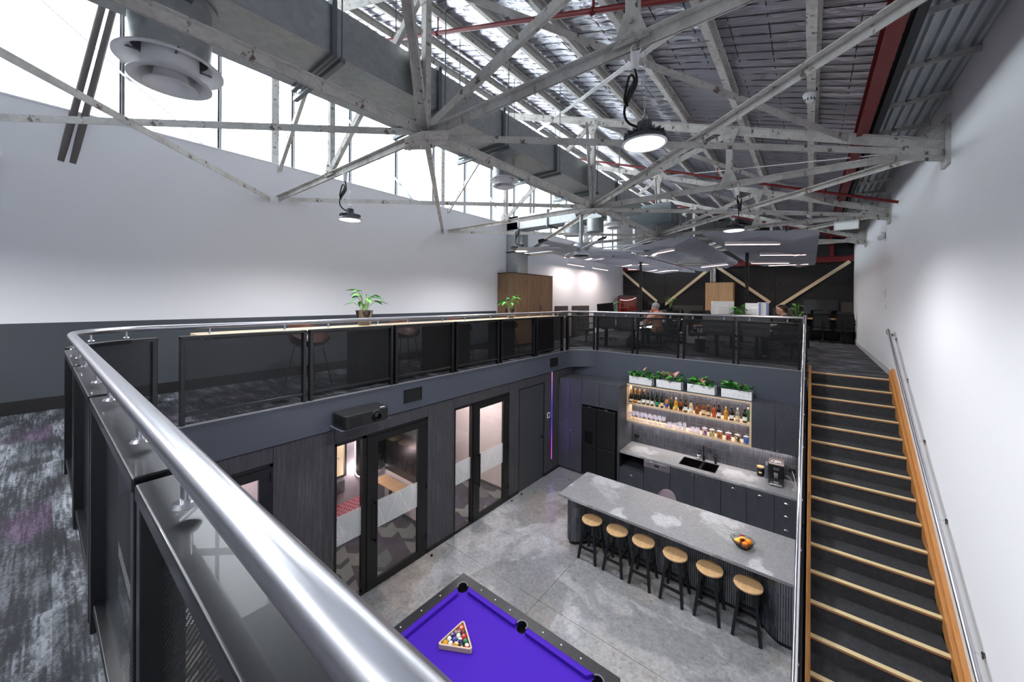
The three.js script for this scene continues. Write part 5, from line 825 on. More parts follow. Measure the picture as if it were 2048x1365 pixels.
// ---------- things on the left fascia and lower wall ----------
{
  const s = thing('projector_shelf', 'dark grey bracket shelf under the projector on the left fascia', 'shelf', [-4.765, 2.6, -2.65]);
  mesh('board', rb(0.33, 0.012, 0.72, 0.004, 0, -0.006, 0), M.navy, s); mesh('back_plate', bb(-0.163, -0.157, -0.04, 0.0, -0.34, 0.34), M.navy, s);
  const p = thing('projector', 'large black projector with round lens on the left fascia shelf', 'projector', [-4.75, 2.6, -2.64]);
  mesh('body', new THREE.ExtrudeGeometry(roundRect(0.32, 0.62, 0.045), { depth: 0.14, bevelEnabled: true, bevelSize: 0.012, bevelThickness: 0.018, bevelSegments: 3, curveSegments: 6 }).rotateX(-Math.PI / 2).translate(0, 0.024, 0), mat(S(30, 31, 33), 0.4), p);
  mesh('lens', [new THREE.TorusGeometry(0.062, 0.014, 10, 32).rotateY(Math.PI / 2).translate(0.17, 0.095, -0.12), cyl(0.052, 0.046, 0.06, 0, 0, 0, 28, true).rotateZ(-Math.PI / 2).translate(0.165, 0.095, -0.12), new THREE.TorusGeometry(0.044, 0.006, 8, 28).rotateY(Math.PI / 2).translate(0.225, 0.095, -0.12)], M.darkMetal, p);
  mesh('lens_glass', sph(0.04, 0, 0, 0, 18).scale(0.35, 1, 1).translate(0.195, 0.095, -0.12), M.blackGloss, p);
  mesh('vent_grille', [...Array(7)].map((_, k) => bb(0.168, 0.176, 0.035 + 0.016 * k, 0.042 + 0.016 * k, 0.08, 0.27)), M.black, p);
  mesh('side_vent', [...Array(5)].map((_, k) => bb(-0.1, 0.1, 0.04 + 0.02 * k, 0.05 + 0.02 * k, 0.318, 0.326)), M.black, p);
  mesh('indicator', [0, 1, 2, 3].map(k => bb(0.12, 0.15, 0.182, 0.186, -0.265 + 0.018 * k, -0.257 + 0.018 * k)), M.plastic, p);
  for (const [y, z, l] of [[2.755, -3.61, 'black square grille speaker on the left fascia right of the projector'], [2.75, -7.79, 'black square grille speaker on the left fascia near the far corner']]) {
    const g = thing('wall_speaker', l, 'speaker', [-4.925, y, z]); mesh('frame', [bb(-0.01, 0.008, -0.105, -0.097, -0.17, 0.17), bb(-0.01, 0.008, 0.097, 0.105, -0.17, 0.17), bb(-0.01, 0.008, -0.1, 0.1, -0.17, -0.162), bb(-0.01, 0.008, -0.1, 0.1, 0.162, 0.17)], M.darkMetal, g); mesh('grille', bb(-0.01, 0.004, -0.098, 0.098, -0.163, 0.163), M.black, g);
  }
  const l = thing('led_strip_light', 'thin vertical magenta and violet led strip on the dark timber wall', 'led light', [-4.996, 1.41, -7.82]);
  T.led = canvasTex(8, 256, (c, w, h) => { const g = c.createLinearGradient(0, 0, 0, h); for (const [k, v] of [[0, '#ff9ad8'], [0.2, '#c070ff'], [0.38, '#5040ff'], [0.6, '#7038ff'], [0.75, '#c040ff'], [1, '#ff5ae0']]) g.addColorStop(k, v); c.fillStyle = g; c.fillRect(0, 0, w, h); });
  const lg = new THREE.BoxGeometry(0.006, 2.18, 0.014); lg.userData.done = true;
  mesh('lamp_diffuser', lg, mat(0x000000, 0.5, 0, { emissive: 0xffffff, emissiveMap: T.led, emissiveIntensity: 1.5 }), l);
  const ra = new THREE.RectAreaLight(S(160, 90, 255), 24, 0.014, 2.18); ra.position.set(0.008, 0, 0); ra.rotation.y = -Math.PI / 2; l.add(ra);
  const sw = thing('control_panel', 'small square wall control with white frame beside the led strip', 'switch', [-4.996, 1.45, -7.67]); mesh('frame', [bb(-0.004, 0.008, -0.065, -0.045, -0.055, 0.055), bb(-0.004, 0.008, 0.045, 0.065, -0.055, 0.055), bb(-0.004, 0.008, -0.05, 0.05, -0.055, -0.035), bb(-0.004, 0.008, -0.05, 0.05, 0.035, 0.055)], M.plastic, sw); mesh('screen', bb(-0.004, 0.005, -0.05, 0.05, -0.036, 0.036), M.blackGloss, sw);
  const bt = thing('door_button', 'tiny blue lit round button below the wall control', 'switch', [-4.996, 1.0, -7.68]); mesh('plate', cyl(0.012, 0.012, 0.008, 0, -0.004, 0, 16).rotateZ(Math.PI / 2), M.black, bt); mesh('button_light', sph(0.008, 0.006, 0, 0, 8), glow(S(40, 80, 255), 2), bt);
  [[-4.88, -3.97, 'beside the middle glass door'], [-4.9, -6.13, 'beside the far glass door'], [-4.91, -6.48, 'before the plain dark door']].forEach(([x, z, w]) => { const d = thing('door_stop', `small black floor door stop ${w}`, 'door stop', [x, 0, z]); mesh('stop', [lathe([[0, 0.03], [0.014, 0.028], [0.02, 0.018], [0.02, 0], [0, 0]], 16)], M.black, d); });
}
// ---------- inside the meeting rooms ----------
{
  T.art = canvasTex(256, 384, (c, w, h) => { c.fillStyle = '#e6d6ae'; c.fillRect(0, 0, w, h); for (let k = 0; k < 400; k++) { c.fillStyle = `rgba(150,120,70,${0.05 * rnd()})`; c.fillRect(rnd() * w, rnd() * h, 20 * rnd(), 8 * rnd()); } c.fillStyle = '#22201e'; for (const [x, y, s] of [[150, 190, 1], [110, 215, 0.6], [70, 250, 0.5], [150, 330, 0.5], [110, 345, 0.35], [180, 355, 0.4], [210, 60, 0.3], [200, 250, 0.4]]) { c.beginPath(); c.moveTo(x, y); for (let k = 0; k < 9; k++) c.lineTo(x + s * 60 * (rnd() - 0.4), y + s * 50 * (rnd() - 0.5)); c.fill(); } });
  const p = thing('wall_picture', 'cream framed picture with black ink blots in the middle meeting room', 'picture', [-6.835, 1.45, -3.16]);
  mesh('frame', [bb(-0.012, 0.014, -0.52, -0.49, -0.34, 0.34), bb(-0.012, 0.014, 0.49, 0.52, -0.34, 0.34), bb(-0.012, 0.014, -0.5, 0.5, -0.34, -0.31), bb(-0.012, 0.014, -0.5, 0.5, 0.31, 0.34)], M.black, p);
  const ag = new THREE.PlaneGeometry(0.62, 0.98).rotateY(Math.PI / 2); ag.userData.done = true; mesh('print', ag, mat(0xffffff, 0.7, 0, { map: T.art }), p);
  const m = thing('backlit_panel', 'dark glossy rounded panel with glowing edge on the meeting room wall', 'wall panel', [-6.83, 1.52, -4.0]);
  mesh('panel', ext(roundRect(0.66, 1.42, 0.16), 0.02, 12).rotateY(Math.PI / 2).translate(0.03, 0, 0), mat(S(20, 22, 22), 0.08), m);
  mesh('edge_light', ext((() => { const s = roundRect(0.69, 1.45, 0.17); s.holes.push(roundRect(0.665, 1.425, 0.16)); return s; })(), 0.012, 12).rotateY(Math.PI / 2).translate(0.012, 0, 0), glow(S(255, 236, 240), 4), m);
  const mp = (x, y, z, k) => { const l = new THREE.PointLight(S(255, 226, 230), k, 0, 2); l.position.set(x, y, z); l.castShadow = true; m.add(l); }; mp(0.09, 0.2, 0.4, 0.5); mp(0.09, -0.5, 0.36, 0.5);
  tag(mesh('dark_panel', rbb(-6.82, -5.6, 0.78, 2.35, -4.33, -4.31, 0.004), mat(S(26, 27, 28), 0.3)), 'dark panel on the side wall of the middle meeting room', 'wall panel');
  T.cush = canvasTex(256, 256, (c, w, h) => { c.fillStyle = '#6b2030'; c.fillRect(0, 0, w, h); c.strokeStyle = '#d9a6a6'; c.lineWidth = 4; for (let k = -256; k < 512; k += 42) { c.beginPath(); c.moveTo(k, 0); c.lineTo(k + 120, 128); c.lineTo(k, 256); c.stroke(); } for (let k = 0; k < 256; k += 64) { c.beginPath(); c.moveTo(0, k); c.lineTo(256, k + 60); c.stroke(); } });
  T.cush.repeat.set(2.6, 2.6);
  const b = thing('padded_bench', 'maroon patterned bench seat along the meeting room back wall', 'bench', [-6.62, 0, -3.1]); mesh('cushion', rb(0.42, 0.1, 1.5, 0.03, 0, 0.4, 0, 2), mat(0xffffff, 0.9, 0, { map: T.cush }), b, 'maroon cushion with pale lines'); mesh('base', bb(-0.2, 0.18, 0, 0.35, -0.74, 0.74), M.black, b);
  const bk = thing('wall_cushion', 'grey padded backrest on the wall behind the maroon bench', 'cushion', [-6.81, 0.78, -2.92]); mesh('pad', rb(0.08, 0.26, 1.06, 0.035, 0.02, 0, 0, 3), mat(S(74, 72, 76), 0.9), bk);
  const tb = thing('small_table', 'narrow oak table seen through the middle glass door', 'table', [-6.35, 0, -4.14]); mesh('tabletop', rb(0.8, 0.03, 0.28, 0.005, 0, 0.685, 0), M.oak, tb); mesh('leg', [cyl(0.03, 0.03, 0.67, 0, 0, 0, 16), cyl(0.16, 0.15, 0.02, 0, 0, 0, 24)], M.black, tb);
  const sd = thing('round_pedestal', 'dark round pedestal foot just inside the middle meeting room', 'table', [-5.6, 0, -2.62]); mesh('foot', [lathe([[0, 0.0], [0.17, 0], [0.17, 0.01], [0.05, 0.05], [0.03, 0.08], [0.03, 0.68], [0, 0.68]], 28)], M.black, sd); mesh('tabletop', cyl(0.22, 0.22, 0.025, 0, 0.68, 0, 28), M.black, sd);
  const w1 = thing('white_board_cabinet', 'pale tall panel inside the nearest meeting room', 'wall panel', [-6.8, 0, -1.2]); mesh('panel', rb(0.03, 2.3, 0.9, 0.004, 0, 1.2, 0), M.pinkWall, w1);
  for (const [z, k, n] of [[-1.2, 9, 'nearest'], [-3.2, 5, 'middle'], [-5.4, 8, 'far']]) {
    const t = thing('ceiling_light', `round recessed ceiling lamp in the ${n} meeting room`, 'ceiling light', [-5.9, 2.49, z]); mesh('lamp_disc', cyl(0.12, 0.12, 0.012, 0, 0.0, 0, 24), glow(S(255, 238, 236), 5), t); mesh('rim', new THREE.TorusGeometry(0.125, 0.01, 6, 28).rotateX(Math.PI / 2), M.plastic, t);
    const l = new THREE.PointLight(S(255, 240, 238), k, 0, 2); l.position.set(0, -0.06, 0); l.castShadow = true; l.shadow.radius = 5; t.add(l);
  }
}
// ---------- office end of the upper floor ----------
function baffles(label, top, bottom, z0, n, pitch) {
  const t = thing('acoustic_baffle', label, 'acoustic panel', [0, 0, z0]), g = plain(poly([...top, ...bottom], 0.018).translate(0, 0, -0.018)); g.userData.done = true;
  for (let k = 0; k < n; k++) { const f = mesh('fin', g, M.baffle, t); f.position.z = -k * pitch; }
  for (const s of [0.25, 0.75]) { const x = lerp(top[0][0], top[1][0], s), y = lerp(top[0][1], top[1][1], s); mesh('rail', bb(x - 0.02, x + 0.02, y - 0.03, y + 0.012, -n * pitch + pitch, 0.0), M.galvDark, t); mesh('suspension', [0.0, -3.65].map(z => bb(x - 0.012, x + 0.012, y, YB + 0.02, -9.6 - z0 + z - 0.012, -9.6 - z0 + z + 0.012)), M.galvDark, t); }
}
baffles('grey zigzag acoustic fin ceiling nearest the right wall', [[-1.85, 5.845], [0.13, 5.64]], [[0.13, 5.55], [-0.31, 5.48], [-0.77, 5.61], [-1.28, 5.56], [-1.85, 5.75]], -9.0, 29, 0.25);
baffles('grey zigzag acoustic fin ceiling over the middle of the office', [[-3.48, 5.62], [-2.11, 5.82]], [[-2.11, 5.71], [-2.47, 5.55], [-2.84, 5.6], [-3.15, 5.45], [-3.48, 5.5]], -9.0, 29, 0.25);
baffles('grey zigzag acoustic fin ceiling nearest the white left wall', [[-6.1, 5.82], [-3.58, 5.52]], [[-3.56, 5.43], [-4.2, 5.5], [-4.9, 5.43], [-5.6, 5.58], [-6.1, 5.7]], -9.0, 29, 0.25);
{
  const c = thing('cassette_unit', 'square white ceiling air conditioner set among the middle acoustic fins', 'air conditioner', [-2.78, 5.43, -12.2]);
  mesh('panel', [rb(0.86, 0.035, 0.86, 0.01), bb(-0.34, 0.34, 0.01, 0.2, -0.34, 0.34)], M.trim, c); mesh('grille', [...Array(7)].map((_, k) => bb(-0.22, 0.22, -0.026, -0.016, -0.2 + 0.06 * k, -0.17 + 0.06 * k)), M.plastic, c); mesh('louvre', [bb(-0.3, 0.3, -0.022, -0.016, 0.33, 0.38), bb(-0.3, 0.3, -0.022, -0.016, -0.38, -0.33), bb(0.33, 0.38, -0.022, -0.016, -0.3, 0.3), bb(-0.38, -0.33, -0.022, -0.016, -0.3, 0.3)], M.galvDark, c);
  const f = thing('ceiling_fan', 'large silver eight blade ceiling fan on a steel pole', 'fan', [-3.27, 5.2, -6.06]);
  const alu = mat(S(196, 200, 206), 0.4, 0.4);
  mesh('pole', [cyl(0.032, 0.032, 0.62, 0, 0.1, 0, 18), rb(0.2, 0.03, 0.12, 0.006, 0, 0.73, 0), rb(0.03, 0.16, 0.1, 0.006, -0.08, 0.72, 0.02)], M.galv, f);
  mesh('motor', [lathe([[0, -0.1], [0.13, -0.1], [0.15, -0.085], [0.15, -0.03], [0.12, 0.0], [0.15, 0.03], [0.15, 0.09], [0.1, 0.13], [0, 0.13]], 36)], alu, f);
  mesh('cap', lathe([[0, -0.115], [0.12, -0.112], [0.14, -0.1], [0, -0.1]], 32), M.darkMetal, f);
  for (let k = 0; k < 8; k++) {
    const s = poly([[0.12, -0.05], [0.3, -0.08], [1.18, -0.055], [1.18, 0.055], [0.3, 0.07], [0.12, 0.05]], 0.012, 0.004).rotateX(Math.PI / 2 + 0.24), b = mesh('blade', s, alu, f); b.rotation.y = k * Math.PI / 4 - 0.03; b.position.y = 0.02;
    mesh('winglet', poly([[1.17, -0.07], [1.28, -0.05], [1.3, 0.02], [1.22, 0.07], [1.17, 0.06]], 0.012, 0.003).rotateX(Math.PI / 2 + 0.24).rotateZ(0.12).translate(0, -0.14, 0), M.darkMetal, b);
  }
  const e = thing('exit_light', 'blank white emergency light box hanging by the right wall', 'exit sign', [0.53, 5.76, -9.52]); e.scale.setScalar(0.84);
  mesh('case', [rb(0.43, 0.2, 0.05, 0.012), bb(-0.2, 0.2, 0.1, 0.112, -0.03, 0.03)], M.plastic, e); mesh('light_panel', rb(0.39, 0.15, 0.006, 0.003, 0, -0.01, 0.026), mat(S(226, 232, 232), 0.4, 0, { emissive: S(225, 235, 235), emissiveIntensity: 0.25 }), e); mesh('bracket', [bb(-0.15, -0.13, 0.1, 0.19, -0.01, 0.01), bb(0.13, 0.15, 0.1, 0.19, -0.01, 0.01)], M.galvDark, e);
  const s = thing('motion_sensor', 'white wall sensor high on the right wall', 'sensor', [1.12, 5.59, -10.11]); mesh('body', [rb(0.07, 0.14, 0.12, 0.03, -0.03, 0, 0, 3), sph(0.05, -0.07, -0.04, 0.03, 14)], M.plastic, s);
  const s2 = thing('motion_sensor', 'white round sensor on the white left wall at the picture edge', 'sensor', [-6.78, 5.80, 0.42]); mesh('body', sph(0.075, 0, 0, 0, 18).scale(0.7, 1, 1), M.plastic, s2);
  const pl = (y, z, w, h, l) => { const o = thing('wall_plate', l, 'switch', [1.126, y, z]); mesh('plate', rb(0.012, h, w, 0.004), M.plastic, o); mesh('switch', rb(0.008, h * 0.3, w * 0.35, 0.003, -0.006, 0.01, 0), M.trim, o); };
  pl(4.47, -10.04, 0.09, 0.16, 'white thermostat plate on the right wall, the higher one'); pl(4.21, -9.96, 0.12, 0.12, 'white switch plate on the right wall under the thermostat'); pl(3.27, -10.14, 0.12, 0.08, 'white power outlet low on the right wall above the skirting');
  [[-0.02, -4.98, 'nearer the camera'], [-0.02, -11.8, 'farther away above the right acoustic fins']].forEach(([x, z, w]) => { const d = thing('smoke_detector', `white round smoke detector under a purlin, ${w}`, 'smoke detector', [x, roofY(x) - 0.075, z]); mesh('body', lathe([[0, -0.1], [0.03, -0.098], [0.042, -0.08], [0.05, -0.06], [0.055, -0.04], [0.06, -0.03], [0.06, -0.006], [0, 0]], 24), M.plastic, d); mesh('vents', [...Array(10)].map((_, k) => box(0.004, 0.022, 0.01, 0.047, -0.075, 0).rotateY(k * 0.628)), M.black, d); mesh('wire', tube([[0.05, -0.02, 0], [0.06, 0.02, 0.02], [0.03, 0.05, 0]], 0.005, 10, 6), M.red, d); });
}
function desk(x, label) {                                   // double bench running away from the camera, felt end screens towards it
  const t = thing('bench_desk', label, 'desk', [x, U, -9.7]);
  mesh('desktop', rbb(-0.66, -0.015, 0.655, 0.675, -4.6, 0, 0.004), M.plastic, t); mesh('desktop', rbb(0.015, 0.66, 0.655, 0.675, -4.6, 0, 0.004), M.plastic, t);
  for (const z of [-0.25, -2.3, -4.4]) for (const s of [-1, 1]) mesh('leg', [rb(0.07, 0.64, 0.07, 0.008, s * 0.4, 0.33, z), rb(0.5, 0.03, 0.06, 0.006, s * 0.35, 0.015, z)], M.darkMetal, t);
  mesh('cable_tray', bb(-0.1, 0.1, 0.5, 0.53, -4.5, -0.1), M.darkMetal, t);
  for (const s of [-1, 1]) { const e = mesh('end_screen', ext(roundRect(0.64, 0.47, 0.05), 0.022).translate(s * 0.34, 0.77, 0.012), M.felt, t); mesh('clip', [-0.2, 0.2].map(d => rb(0.022, 0.05, 0.012, 0.004, s * 0.34 + d, 0.64, 0.04)), M.black, e); }
  mesh('spine_screen', rbb(-0.012, 0.012, 0.5, 1.0, -4.55, -0.05, 0.008), M.felt, t);
  const u = thing('cable_spine', 'black flexible cable spine dropping from the ceiling to the ' + (x > -2 ? 'right' : 'left') + ' bench desk', 'cable riser', [x + 0.02, U + 0.675, -11.5]);
  const sg = []; for (let k = 0; k < 44; k++) sg.push(rb(0.085, 0.034, 0.06, 0.008, 0, 0.02 + k * 0.0445, 0)); mesh('segments', [...sg, cyl(0.02, 0.02, 1.95, 0, 0, 0, 10)], M.black, u);
}
desk(-1.32, 'double white bench desk with grey felt end screens on the right'); desk(-4.14, 'double white bench desk with grey felt end screens on the left');
function officeChair() {
  const t = thing('office_chair', '', 'office chair', [0, U, 0], 0, 'black office chairs');
  const st = []; for (let k = 0; k < 5; k++) { const a = k * 1.2566 + 0.3; st.push(bar(V(0, 0.085, 0), V(0.27 * Math.cos(a), 0.055, 0.27 * Math.sin(a)), 0.03, 0.022)); }
  mesh('star_base', [...st, cyl(0.035, 0.03, 0.07, 0, 0.05, 0)], M.darkMetal, t);
  for (let k = 0; k < 5; k++) { const a = k * 1.2566 + 0.3; mesh('castor', cyl(0.024, 0.024, 0.03, 0, -0.015, 0, 12).rotateX(Math.PI / 2).translate(0.27 * Math.cos(a), 0.025, 0.27 * Math.sin(a)), M.black, t); }
  mesh('gas_post', cyl(0.022, 0.018, 0.28, 0, 0.1, 0), M.darkMetal, t);
  mesh('seat', [rb(0.44, 0.07, 0.43, 0.03, 0, 0.42, 0, 3)], M.chairBlack, t);
  const bk = ext(roundRect(0.4, 0.52, 0.06), 0.025), p = bk.attributes.position; for (let i = 0; i < p.count; i++) { const x = p.getX(i), y = p.getY(i); p.setZ(i, p.getZ(i) - 0.5 * x * x + 0.1 * y + 0.05 * Math.cos(y * 6)); } bk.computeVertexNormals();
  mesh('backrest', bk.translate(0, 0.76, 0.2), M.mesh2, t); mesh('headband', rb(0.38, 0.1, 0.035, 0.015, 0, 0.98, 0.235, 2), M.chairBlack, t);
  mesh('back_frame', [tube([[0, 0.38, 0.05], [0, 0.37, 0.22], [0, 0.5, 0.245], [0, 0.72, 0.225]], 0.018, 16), tube([[-0.2, 0.95, 0.21], [-0.22, 0.75, 0.17], [-0.2, 0.52, 0.17], [0, 0.44, 0.22], [0.2, 0.52, 0.17], [0.22, 0.75, 0.17], [0.2, 0.95, 0.21]], 0.011, 40)], M.darkMetal, t);
  for (const s of [-1, 1]) mesh('armrest', [rb(0.07, 0.025, 0.24, 0.01, s * 0.27, 0.61, -0.01, 2), rod(V(s * 0.26, 0.6, 0), V(s * 0.25, 0.42, 0.02), 0.012), rod(V(s * 0.25, 0.42, 0.02), V(s * 0.1, 0.39, 0.02), 0.012)], M.darkMetal, t);
  return t;
}
{
  const L = [[0.84, -15.75, 0.1, 'black mesh office chair at the far right desk next to the white wall'], [0.34, -15.7, -0.25, 'black mesh office chair at the far right desk, left of the one by the wall'], [-0.3, -10.35, 1.5, 'black office chair the man in dark clothes sits on'], [-3.12, -10.3, 1.45, 'black office chair the person in the grey beanie sits on'], [-2.9, -13.3, 0.1, 'black office chair before the bright low window, seen from behind'], [-3.35, -12.2, 1.9, 'black office chair behind the person in the grey beanie'], [-5.3, -10.2, -1.4, 'black office chair at the left bench desk, nearest the tall oak cabinet'], [-5.25, -11.6, -1.7, 'black office chair on the wall side of the left bench desk near the tilted screen'], [-2.35, -11.0, -1.5, 'black office chair on the left side of the right bench desk, nearest the bin'], [-2.3, -13.0, -1.7, 'black office chair at the far left side of the right bench desk'], [-0.35, -12.6, 1.6, 'black office chair beyond the man at the right bench desk'], [-3.9, -14.9, 0.2, 'black office chair near the far wall left of the cream column']];
  const c0 = officeChair(); L.forEach(([x, z, a, l], k) => { if (!k) { c0.position.set(x, U, z); c0.rotation.y = a; c0.userData.label = l; } else dup(c0, [x, U, z], a, l); });
}
function monitor(name, label, x, y, z, turn, w, h, back, screen, thick = 0.03) {
  const t = thing(name, label, 'monitor', [x, y, z], turn);
  mesh('case', [rb(w, h, thick, 0.012, 0, 0.12 + h / 2, 0), rb(w * 0.5, h * 0.5, thick * 1.6, 0.012, 0, 0.12 + h / 2, -thick * 0.4)], back, t); mesh('screen', bb(-w / 2 + 0.012, w / 2 - 0.012, 0.135, 0.108 + h, thick / 2, thick / 2 + 0.002), screen, t);
  mesh('stand', [bar(V(0, 0, -0.08), V(0, 0.2, -0.03), 0.08, 0.012), rb(0.2, 0.012, 0.18, 0.004, 0, 0.006, -0.04), rb(0.16, 0.12, 0.012, 0.004, 0, -0.05, -0.06)], back, t); return t;
}
const scr = mat(S(70, 84, 120), 0.2, 0, { emissive: S(110, 130, 180), emissiveIntensity: 0.35 }), off = mat(S(14, 20, 24), 0.1);
const deskY = U + 0.675;
monitor('computer_monitor', 'white backed computer screen left of the desk plant, before the oak cabinet', -1.64, deskY + 0.1, -10.15, -2.55, 0.52, 0.42, M.plastic, scr);
monitor('computer_monitor', 'white backed computer screen right of the desk plant', -0.98, deskY + 0.08, -10.2, 2.75, 0.46, 0.4, M.plastic, scr);
monitor('computer_monitor', 'computer screen turned to the man, seen nearly edge on', -0.84, deskY + 0.1, -10.3, 1.25, 0.5, 0.4, M.plastic, scr);
monitor('computer_monitor', 'dark tilted computer screen on the wall side of the left bench desk', -4.75, deskY + 0.1, -10.4, -0.1, 0.56, 0.34, M.black, off).rotation.z = 0.1;
monitor('large_screen', 'wide black display on the far right desk', 0.28, U + 0.78, -16.35, 0.05, 0.95, 0.52, M.black, off);
monitor('computer_monitor', 'dark computer screen at the far wall near the cream brace foot', -5.1, U + 0.69, -16.2, 0, 0.7, 0.45, M.black, off);
{
  const d = thing('wall_desk', 'black framed desk with pale timber edge along the far wall on the right', 'desk', [0.45, U, -16.3]); mesh('desktop', rb(1.35, 0.04, 0.72, 0.005, 0, 0.755, 0.0), M.oak, d); for (const x of [-0.6, 0.6]) mesh('leg', rb(0.06, 0.73, 0.6, 0.008, x, 0.37, 0), M.black, d); mesh('modesty_panel', bb(-0.6, 0.6, 0.1, 0.7, -0.32, -0.3), M.black, d);
  const d2 = thing('wall_desk', 'narrow dark desk along the far wall below the cream brace foot', 'desk', [-5.1, U, -16.25]); mesh('desktop', rb(1.3, 0.03, 0.6, 0.005, 0, 0.675, 0), M.black, d2); for (const x of [-0.55, 0.55]) mesh('leg', rb(0.06, 0.66, 0.5, 0.008, x, 0.33, 0), M.black, d2);
  const fp = (x, z, w, h, turn, m, l) => { const o = thing('felt_screen', l, 'desk screen', [x, U, z], turn); mesh('panel', rb(w, h, 0.03, 0.012, 0, h / 2 + 0.02, 0), m, o); mesh('foot', [bb(-w / 2 + 0.05, -w / 2 + 0.09, 0, 0.02, -0.1, 0.1), bb(w / 2 - 0.09, w / 2 - 0.05, 0, 0.02, -0.1, 0.1)], M.darkMetal, o); };
  fp(-6.55, -10.8, 0.85, 1.1, Math.PI / 2, M.feltDark, 'grey felt screen at the white left wall next to the tall oak cabinet'); fp(-6.55, -12.15, 1.3, 1.1, Math.PI / 2, M.feltDark, 'wide grey felt screen at the white left wall behind the tilted screen'); fp(-3.95, -16.45, 1.2, 1.12, 0, M.feltDark, 'grey felt screen at the far wall left of the oak cabinet'); fp(-0.75, -16.45, 0.6, 1.08, 0, M.feltDark, 'grey felt screen at the far wall behind the man'); fp(-2.0, -16.45, 0.5, 1.1, 0, M.feltDark, 'grey felt screen just right of the far oak cabinet'); fp(0.95, -16.5, 0.3, 1.3, 0, M.feltDark, 'narrow grey felt screen in the far right corner');
  const c = thing('tall_cabinet', 'tall oak two door cupboard against the far black wall', 'cabinet', [-2.74, U, -16.35]); mesh('carcass', rb(0.94, 1.98, 0.44, 0.003, 0, 1.05, 0), M.oak, c); mesh('plinth', bb(-0.45, 0.45, 0, 0.06, -0.2, 0.2), M.black, c); mesh('top', rb(0.97, 0.02, 0.47, 0.003, 0, 2.05, 0), mat(S(70, 54, 42), 0.5), c); for (const s of [-1, 1]) mesh('door', rb(0.465, 1.96, 0.018, 0.003, s * 0.236, 1.06, 0.229), M.oak, c);
  const b = thing('phone_booth', 'black framed phone booth with glowing red interior by the far wall', 'phone booth', [-6.2, U, -15.9], 0.25), rim = roundRect(0.86, 1.55, 0.12); rim.holes.push(roundRect(0.76, 1.45, 0.09));
  mesh('shell', ext(rim, 0.7, 8).translate(0, 0.78, -0.35), M.black, b); mesh('side', [bb(-0.45, -0.43, 0.1, 1.5, -0.33, 0.33)], M.feltDark, b); mesh('back', bb(-0.38, 0.38, 0.05, 1.5, -0.34, -0.3), mat(S(96, 22, 20), 0.8), b); mesh('lining', [bb(-0.38, -0.36, 0.05, 1.5, -0.3, 0.3)], mat(S(150, 34, 22), 0.8), b); mesh('glass_door', bb(-0.37, 0.37, 0.07, 1.5, 0.33, 0.336), M.glass, b); mesh('lamp_arc', tube([[-0.34, 1.36, 0.2], [-0.15, 1.33, 0.22], [0.1, 1.36, 0.2], [0.3, 1.45, 0.1]], 0.012, 20), glow(S(255, 220, 210), 1.6), b); const bl = new THREE.PointLight(S(255, 190, 170), 0.22, 0, 2); bl.position.set(0, 1.2, 0.05); bl.castShadow = true; b.add(bl);
  const w = thing('fluted_cabinet', 'pale fluted storage unit with binders on top in front of the low window', 'cabinet', [-2.72, U, -12.4]); mesh('body', [rb(0.44, 0.56, 0.5, 0.01, 0, 0.3, 0), ...[...Array(10)].map((_, k) => cyl(0.018, 0.018, 0.54, -0.19 + 0.042 * k, 0.03, 0.25, 8))], M.trim, w); mesh('handle', bb(-0.02, 0.1, 0.36, 0.48, 0.262, 0.272), M.black, w);
  tag(mesh('binder', rb(0.3, 0.06, 0.28, 0.006, -2.72, U + 0.61, -12.4), mat(S(150, 40, 34), 0.6)), 'red binder lying on the pale fluted storage unit', 'binder'); tag(mesh('binder', rb(0.3, 0.07, 0.28, 0.006, -2.73, U + 0.676, -12.4), mat(S(40, 96, 56), 0.6)), 'green binder lying on the red one on the pale storage unit', 'binder');
  const bi = thing('waste_bin', 'dark square waste bin under the left end screen of the right bench desk', 'bin', [-2.18, U, -10.4]); mesh('body', lathe([[0, 0], [0.11, 0], [0.13, 0.34], [0.12, 0.34], [0.1, 0.01]], 4), M.black, bi);
  const bag = thing('bag', 'dark bag on the carpet at the feet of the seated person in the beanie', 'bag', [-3.75, U, -9.9]); mesh('body', sph(0.16, 0, 0, 0, 16).scale(1.1, 1.2, 0.8).translate(0, 0.17, 0), M.chairBlack, bag); mesh('strap', new THREE.TorusGeometry(0.07, 0.01, 6, 16).translate(0, 0.36, 0), M.black, bag);
}
function deskPlant(x, y, z, s, label, n, leafSet, potC) {
  const t = thing('potted_plant', label, 'potted plant', [x, y, z]); t.scale.setScalar(s);
  mesh('pot', lathe([[0, 0], [0.07, 0], [0.085, 0.12], [0.075, 0.12], [0.07, 0.1], [0, 0.1]], 20), potC, t); const st = [];
  for (let k = 0; k < n; k++) { const a = k * 2.4, h = rr(0.1, 0.32), r = 0.02 + 0.1 * rnd(); st.push(rod(V(0, 0.1, 0), V(r * Math.sin(a), 0.1 + h, r * Math.cos(a)), 0.003, 5)); const l = mesh('leaf', LEAF.broad[k % 3], k % 3 ? leafSet : M.leafLight, t); l.position.set(r * Math.sin(a), 0.1 + h, r * Math.cos(a)); l.rotation.set(rr(-1, 0.2), a + rr(-0.5, 0.5), 0, 'YXZ'); }
  mesh('stems', st, M.stem, t);
}
deskPlant(-1.28, deskY, -10.05, 1.25, 'bushy green plant between the two white screens', 34, M.leafDark, M.black); deskPlant(-0.3, U + 0.6, -13.6, 1.5, 'upright green plant just behind the man', 18, M.leaf, M.black); deskPlant(-4.85, deskY, -11.0, 1.3, 'upright green plant beside the phone booth view', 20, M.leafDark, M.black); deskPlant(-4.2, U + 0.9, -15.0, 1.4, 'green plant left of the cream brace foot at the far wall', 14, M.leafDark, M.black);
